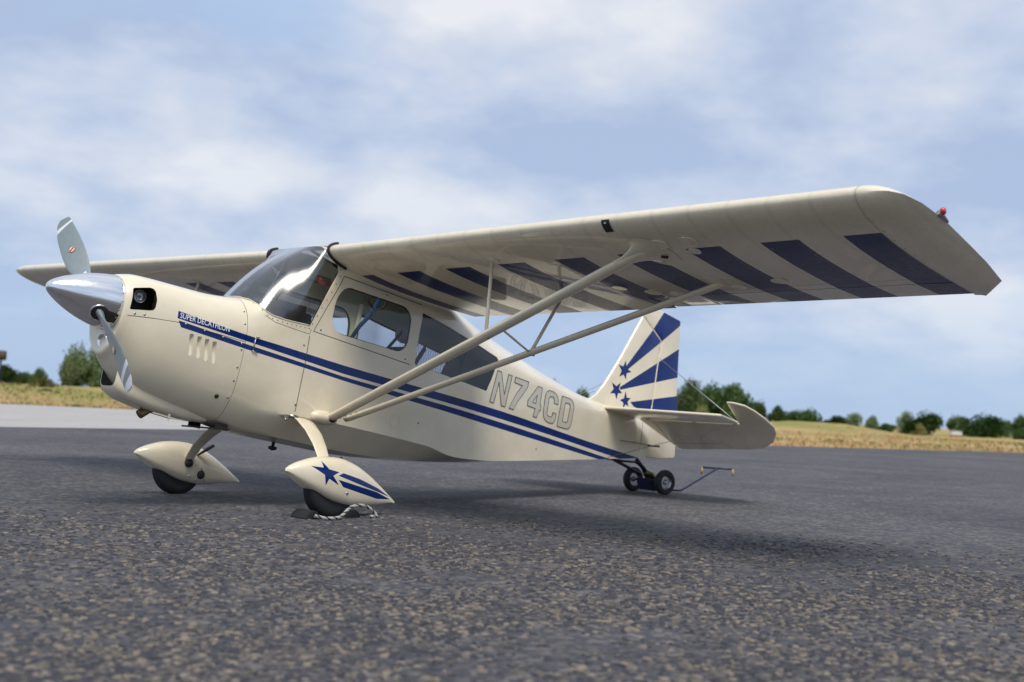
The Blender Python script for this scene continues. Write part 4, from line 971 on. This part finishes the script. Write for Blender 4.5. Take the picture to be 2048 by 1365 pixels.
def crown_mesh(seed, lobes, n, leaf, sparse=0, flat_=1.0):
    rnd = random.Random(seed); bm = bmesh.new(); L_ = []
    for i in range(lobes):
        a = rnd.uniform(0, 2*PI); r = rnd.uniform(0, .62); z = rnd.uniform(.28, .86) - r*.25
        L_.append((Vector((math.cos(a)*r, math.sin(a)*r, z)), rnd.uniform(.20, .38)))
    for i in range(n):
        c, r = rnd.choice(L_); d = Vector((rnd.gauss(0, 1), rnd.gauss(0, 1), rnd.gauss(0, .8))).normalized()
        p = c+d*r*(rnd.random()**(.33 if not sparse else .6)*1.05+ (rnd.random()**6)*.35); 
        if p.z < .05: p.z = .05+rnd.random()*.1
        u = Vector((rnd.gauss(0, 1), rnd.gauss(0, 1), rnd.gauss(0, 1))).normalized(); w = u.orthogonal().normalized(); s_ = leaf*rnd.uniform(.5, 1.3)
        q = [bm.verts.new(p+u*s_), bm.verts.new(p+w*s_*.5), bm.verts.new(p-u*s_), bm.verts.new(p-w*s_*.5)]
        bm.faces.new(q)
    return bm
def trunk_mesh(seed):
    rnd = random.Random(seed); bm = bmesh.new()
    tube(bm, [(0, 0, -.05), (.01, .02, .15), (-.02, .0, .4)], [.045, .035, .022], 8)
    for k in range(6):
        a = 2*PI*k/6+rnd.random(); z0 = rnd.uniform(.10, .3); tube(bm, [(0, 0, z0), (math.cos(a)*.2, math.sin(a)*.2, z0+.22), (math.cos(a)*.42, math.sin(a)*.42, z0+.45)], [.022, .014, .005], 6)
    return bm
KIND = {}
def proto(k, bmc, m, ts):
    me = bpy.data.meshes.new('crown'); bmc.to_mesh(me); bmc.free(); me.materials.append(m)
    bt = trunk_mesh(ts); mt = bpy.data.meshes.new('trunk'); bt.to_mesh(mt); bt.free(); mt.materials.append(m_bark); KIND.setdefault(k, []).append((me, mt))
for i in range(3): proto('b', crown_mesh(10+i, 17, 6000, .055), m_leaf, i)
for i in range(2): proto('t', crown_mesh(20+i, 14, 4200, .055), m_leafp, i)
for i in range(2): proto('w', crown_mesh(30+i, 18, 3200, .048, 1), m_leafp, i)
proto('y', crown_mesh(40, 11, 2600, .05), m_leafy, 3); proto('d', crown_mesh(41, 9, 2400, .06), m_leaf, 4)
GL, GR = 'bushes on the bank beyond the pale taxiway', 'trees along the far side of the field'
TREES = [(-42.7,-94.3,2.12,2.75,'b',GL,'dark green bush at the far left edge of the photo below the brown-topped post'),
(-46.5,-99.1,1.69,1.74,'b',GL,'low dark bush tucked against the right side of the leftmost bush'),
(-50.8,-104.9,2.25,1.74,'b',GL,'small round green tree rising behind the yellow-green shrub at left'),
(-27.8,-57.1,1.15,2.1,'y',GL,'yellow-green shrub on the dry bank left of the propeller'),
(-25.3,-51.6,.6,1.15,'d',GL,'dark low shrub at the foot of the yellow-green shrub near the taxiway'),
(-38.4,-74.2,3.38,2.3,'w',GL,'thin grey-green tree, left half of the feathery clump beside the propeller'),
(-41.3,-77.2,4.0,2.5,'w',GL,'tallest feathery grey-green tree just left of the lower propeller blade'),
(-44.4,-80.1,3.57,2.2,'w',GL,'feathery tree partly hidden by the aircraft nose and lower propeller blade'),
(-39.6,-75.8,2.19,2.5,'b',GL,'dense green bush at the foot of the feathery clump, left part'),
(-42.5,-77.7,2.14,2.6,'b',GL,'dense green bush at the foot of the feathery clump, beside the aircraft nose'),
(-94.3,-77.7,3.55,1.3,'t',GR,'small grey-green treetop just above the rear fuselage near the registration letter D'),
(-100.1,-78.7,3.03,2.9,'b',GR,'dark tree peeking over the fuselage just ahead of the tail fin'),
(-98,-65.1,3.15,3.8,'t',GR,'pale green tree partly hidden behind the rudder'),
(-96.6,-61.8,3.67,4.1,'t',GR,'pale green rounded tree directly right of the rudder'),
(-102.7,-63.5,3.96,3.8,'b',GR,'dark green tree left of centre behind the elevator tip'),
(-102.3,-60.5,3.81,4.9,'b',GR,'broad dark green tree directly behind the raised elevator horn'),
(-110.3,-62.7,2.4,3.0,'b',GR,'dark tree whose top edge shows above the elevator tip'),
(-88.9,-55.3,1.6,2.5,'y',GR,'yellow-green brush seen just above the tailplane between rudder and elevator horn'),
(-125.2,-69,2.28,2.6,'b',GR,'leftmost bush of the clump behind the sandy mound'),
(-130.5,-69.8,1.87,3.9,'b',GR,'low wide bush in the middle of the clump behind the sandy mound'),
(-128.8,-66.7,2.24,3.2,'b',GR,'rightmost bush of the clump behind the sandy mound'),
(-141.8,-70.1,1.62,4.2,'b',GR,'low wide bush right of the sandy mound clump'),
(-138.3,-66,2.01,2.4,'t',GR,'pale pointed tree standing out of the low bushes right of the mound'),
(-166.2,-77.4,1.8,2.6,'t',GR,'faint pale tree between the mound bushes and the round dark tree'),
(-131.1,-58.2,.95,2.6,'b',GR,'very low dark bush left of the round dark tree'),
(-141.1,-60.4,2.25,2.8,'t',GR,'grey-green tree forming the left side of the round dark clump'),
(-132.9,-54.2,2.45,5.1,'b',GR,'big round dark tree standing alone at right on the field edge'),
(-129,-53.2,1.12,1.9,'y',GR,'small yellow-green bush in front of the big round dark tree'),
(-148.3,-56.5,2.17,4.3,'b',GR,'dark tree on the left of the long clump near the right edge'),
(-144.7,-52.1,2.6,6.2,'b',GR,'widest dark tree in the middle of the long clump near the right edge'),
(-154.9,-53.4,2.03,3.7,'b',GR,'dark tree at the right end of the long clump near the right edge'),
(-151,-49.8,2.6,2.2,'b',GR,'tall dark tree cut by the right edge of the photo'),
(-136.9,-44.6,1.23,2.6,'b',GR,'low dark bush at the right edge of the photo in front of the last tree')]
for i, (x, y, h, w, k, g, lab) in enumerate(TREES):
    me, mt = KIND[k][i % len(KIND[k])]; z0 = field_h(x, y)-.05; hh = (h-z0)*1.04
    low_ = k in 'yd' or h < 1.7
    r = tag(empty('bush' if low_ else 'tree', (x, y, z0), (0, 0, i*2.39)), lab, 'bush' if low_ else 'tree', g)
    for nm, m_, f_ in (('crown', me, 1), ('trunk', mt, 1)):
        o = bpy.data.objects.new(nm, m_); COL.objects.link(o); o.parent = r; o.scale = (w*.62, w*.62, hh/.98)
# dry grass along the edges of the paving
def tufts(name, pts, m, h0, lab=None):
    bm = bmesh.new()
    for (x, y, z) in pts:
        for k in range(5):
            a = random.uniform(0, 2*PI); h = h0*random.uniform(.4, 1.2); d = Vector((math.cos(a), math.sin(a), 0)); p = Vector((x, y, z))+d*random.uniform(0, .12); w = Vector((-d.y, d.x, 0))*.018
            a_, b_ = bm.verts.new(p-w), bm.verts.new(p+w); m1, m2 = bm.verts.new(p+d*h*.2+Vector((0, 0, h*.6))-w*.7), bm.verts.new(p+d*h*.2+Vector((0, 0, h*.6))+w*.7); t = bm.verts.new(p+d*h*.5+Vector((0, 0, h)))
            bm.faces.new([a_, b_, m2, m1]); bm.faces.new([m1, m2, t])
    return tag(finish(name, bm, m, smooth=False), lab, 'grass', kind='stuff')
m_straw = leafmat('straw_blades', (.40, .25, .11), (.52, .34, .16), (.58, .42, .22)); m_gblade = leafmat('green_blades', (.07, .10, .02), (.14, .17, .04), (.26, .24, .08))
LP, LG = [], []
for i in range(9000):
    t = random.random(); s_ = random.random()**1.6*34
    if i % 2: x, y = -31.2-75*t, -13.07+9.8*t*1.05; y -= s_*1.0+.1; x += random.uniform(-2, 2)*0
    else: x, y = 8-36*t, -34.5-4*math.sin(t*3)*0; y = -33.5-5.2*min(1, (8-x)/25.) if x > -17.5 else -38.7+3.9*min(1, (-17.5-x)/7.5); y -= s_*.9+.2
    if i % 2 and x > -31: continue
    (LP if noise.noise(Vector((x*.05, y*.05, 3)))+random.uniform(-.25, .25) < .12 else LG).append((x, y, field_h(x, y) if math.hypot(x, y) > 34 else -.03))
tufts('dry_grass', LP, m_straw, .15, 'dry straw-coloured grass along the edge of the paving and over the bank')
tufts('green_grass', LG, m_gblade, .14, 'patches of greener grass mixed into the dry grass beyond the paving')
# far post at the left edge, small shed at right
z0 = field_h(-39.4, -88.1); po = tag(empty('post', (-39.4, -88.1, z0)), 'slim post with a dark brown box on top at the far left edge', 'post')
bm = bmesh.new(); tube(bm, [(0, 0, -.1), (0, 0, 2.2)], .09, 8); finish('pole', bm, m_navy, po)
bm = bmesh.new(); box(bm, (0, 0, 2.3), (.32, .32, .38), bev=.06); finish('box', bm, m_bark, po)
z0 = field_h(-134, -51.2); sh = tag(empty('shed', (-138.5, -52.9, z0), (0, 0, .5)), 'tiny pale shed with a red base between the far trees at right', 'shed')
bm = bmesh.new(); box(bm, (0, 0, .45), (.7, .6, .25)); finish('wall', bm, m_white, sh, smooth=False)
bm = bmesh.new(); box(bm, (0, 0, .1), (.72, .62, .1)); finish('plinth', bm, mat('red_paint', (.35, .04, .03), .6, build=lambda b: bump(b, noiz(objco(), 20), .2, .01)), sh, smooth=False)
bm = bmesh.new(); bm.faces.new([bm.verts.new(v) for v in [(-.8,-.7,.69),(.8,-.7,.69),(.8,0,.9),(-.8,0,.9)]]); bm.faces.new([bm.verts.new(v) for v in [(-.8,0,.9),(.8,0,.9),(.8,.7,.69),(-.8,.7,.69)]]); finish('roof', bm, m_steel, sh, smooth=False)

# ------------------------------------------------------------------ coarse stone chips standing proud of the asphalt near the camera
def chips(b):
    g = N('ShaderNodeNewGeometry'); v = objco()
    L(ramp(mth('MULTIPLY_ADD', noiz(v, 40, 3), .25, mth('MULTIPLY', g.outputs['Random Per Island'], .85)), [(.12, (.040, .042, .052)), (.50, (.055, .056, .064)), (.74, (.13, .113, .096)), (.98, (.25, .208, .163))]), b.inputs['Base Color'])
    bump(b, noiz(v, 160, 3), .4, .002)
m_chip = mat('stone_chips', rough=.85, spec=.25, build=chips)
rc = random.Random(5); V, F = [], []
cx0, cy0 = cam.matrix_world.translation.x, cam.matrix_world.translation.y
fwd = -cam.matrix_world.col[2].to_3d(); a0 = math.atan2(fwd.y, fwd.x)
n_ = 0
while n_ < 30000:
    d = 2.6+9.4*rc.random()**.85; a = a0+rc.uniform(-.56, .56)
    if rc.random() > (3.2/d)**.5*max(0., min(1., (9.2-d)/3)): continue
    x, y = cx0+d*math.cos(a), cy0+d*math.sin(a)
    w = noise.noise(Vector((x*1.3, y*1.3, 0)))+noise.noise(Vector((x*4, y*4, 5)))*.6
    if rc.random() > .62+w*.8: continue
    r = rc.uniform(.007, .018)*(1+.4*rc.random()); h = rc.uniform(.0025, .0075); k = len(V); ph = rc.random()*6.28; m = rc.choice((5, 6))
    for i in range(m):
        an = ph+2*PI*i/m; rr_ = r*rc.uniform(.75, 1.2); V.append((x+rr_*math.cos(an), y+rr_*math.sin(an), -.002))
    for i in range(m):
        an = ph+2*PI*i/m; rr_ = r*rc.uniform(.5, .75); V.append((x+rr_*math.cos(an), y+rr_*math.sin(an), h*rc.uniform(.7, 1)))
    for i in range(m): F.append((k+i, k+(i+1) % m, k+m+(i+1) % m, k+m+i))
    F.append(tuple(range(k+m, k+2*m))); n_ += 1
me = bpy.data.meshes.new('stone_chips'); me.from_pydata(V, [], F); me.materials.append(m_chip)
tag(bpy.data.objects.new('stone_chips', me), 'coarse tan and grey stone chips in the asphalt surface in front of the aircraft', 'gravel', kind='stuff')
COL.objects.link(bpy.data.objects['stone_chips'])
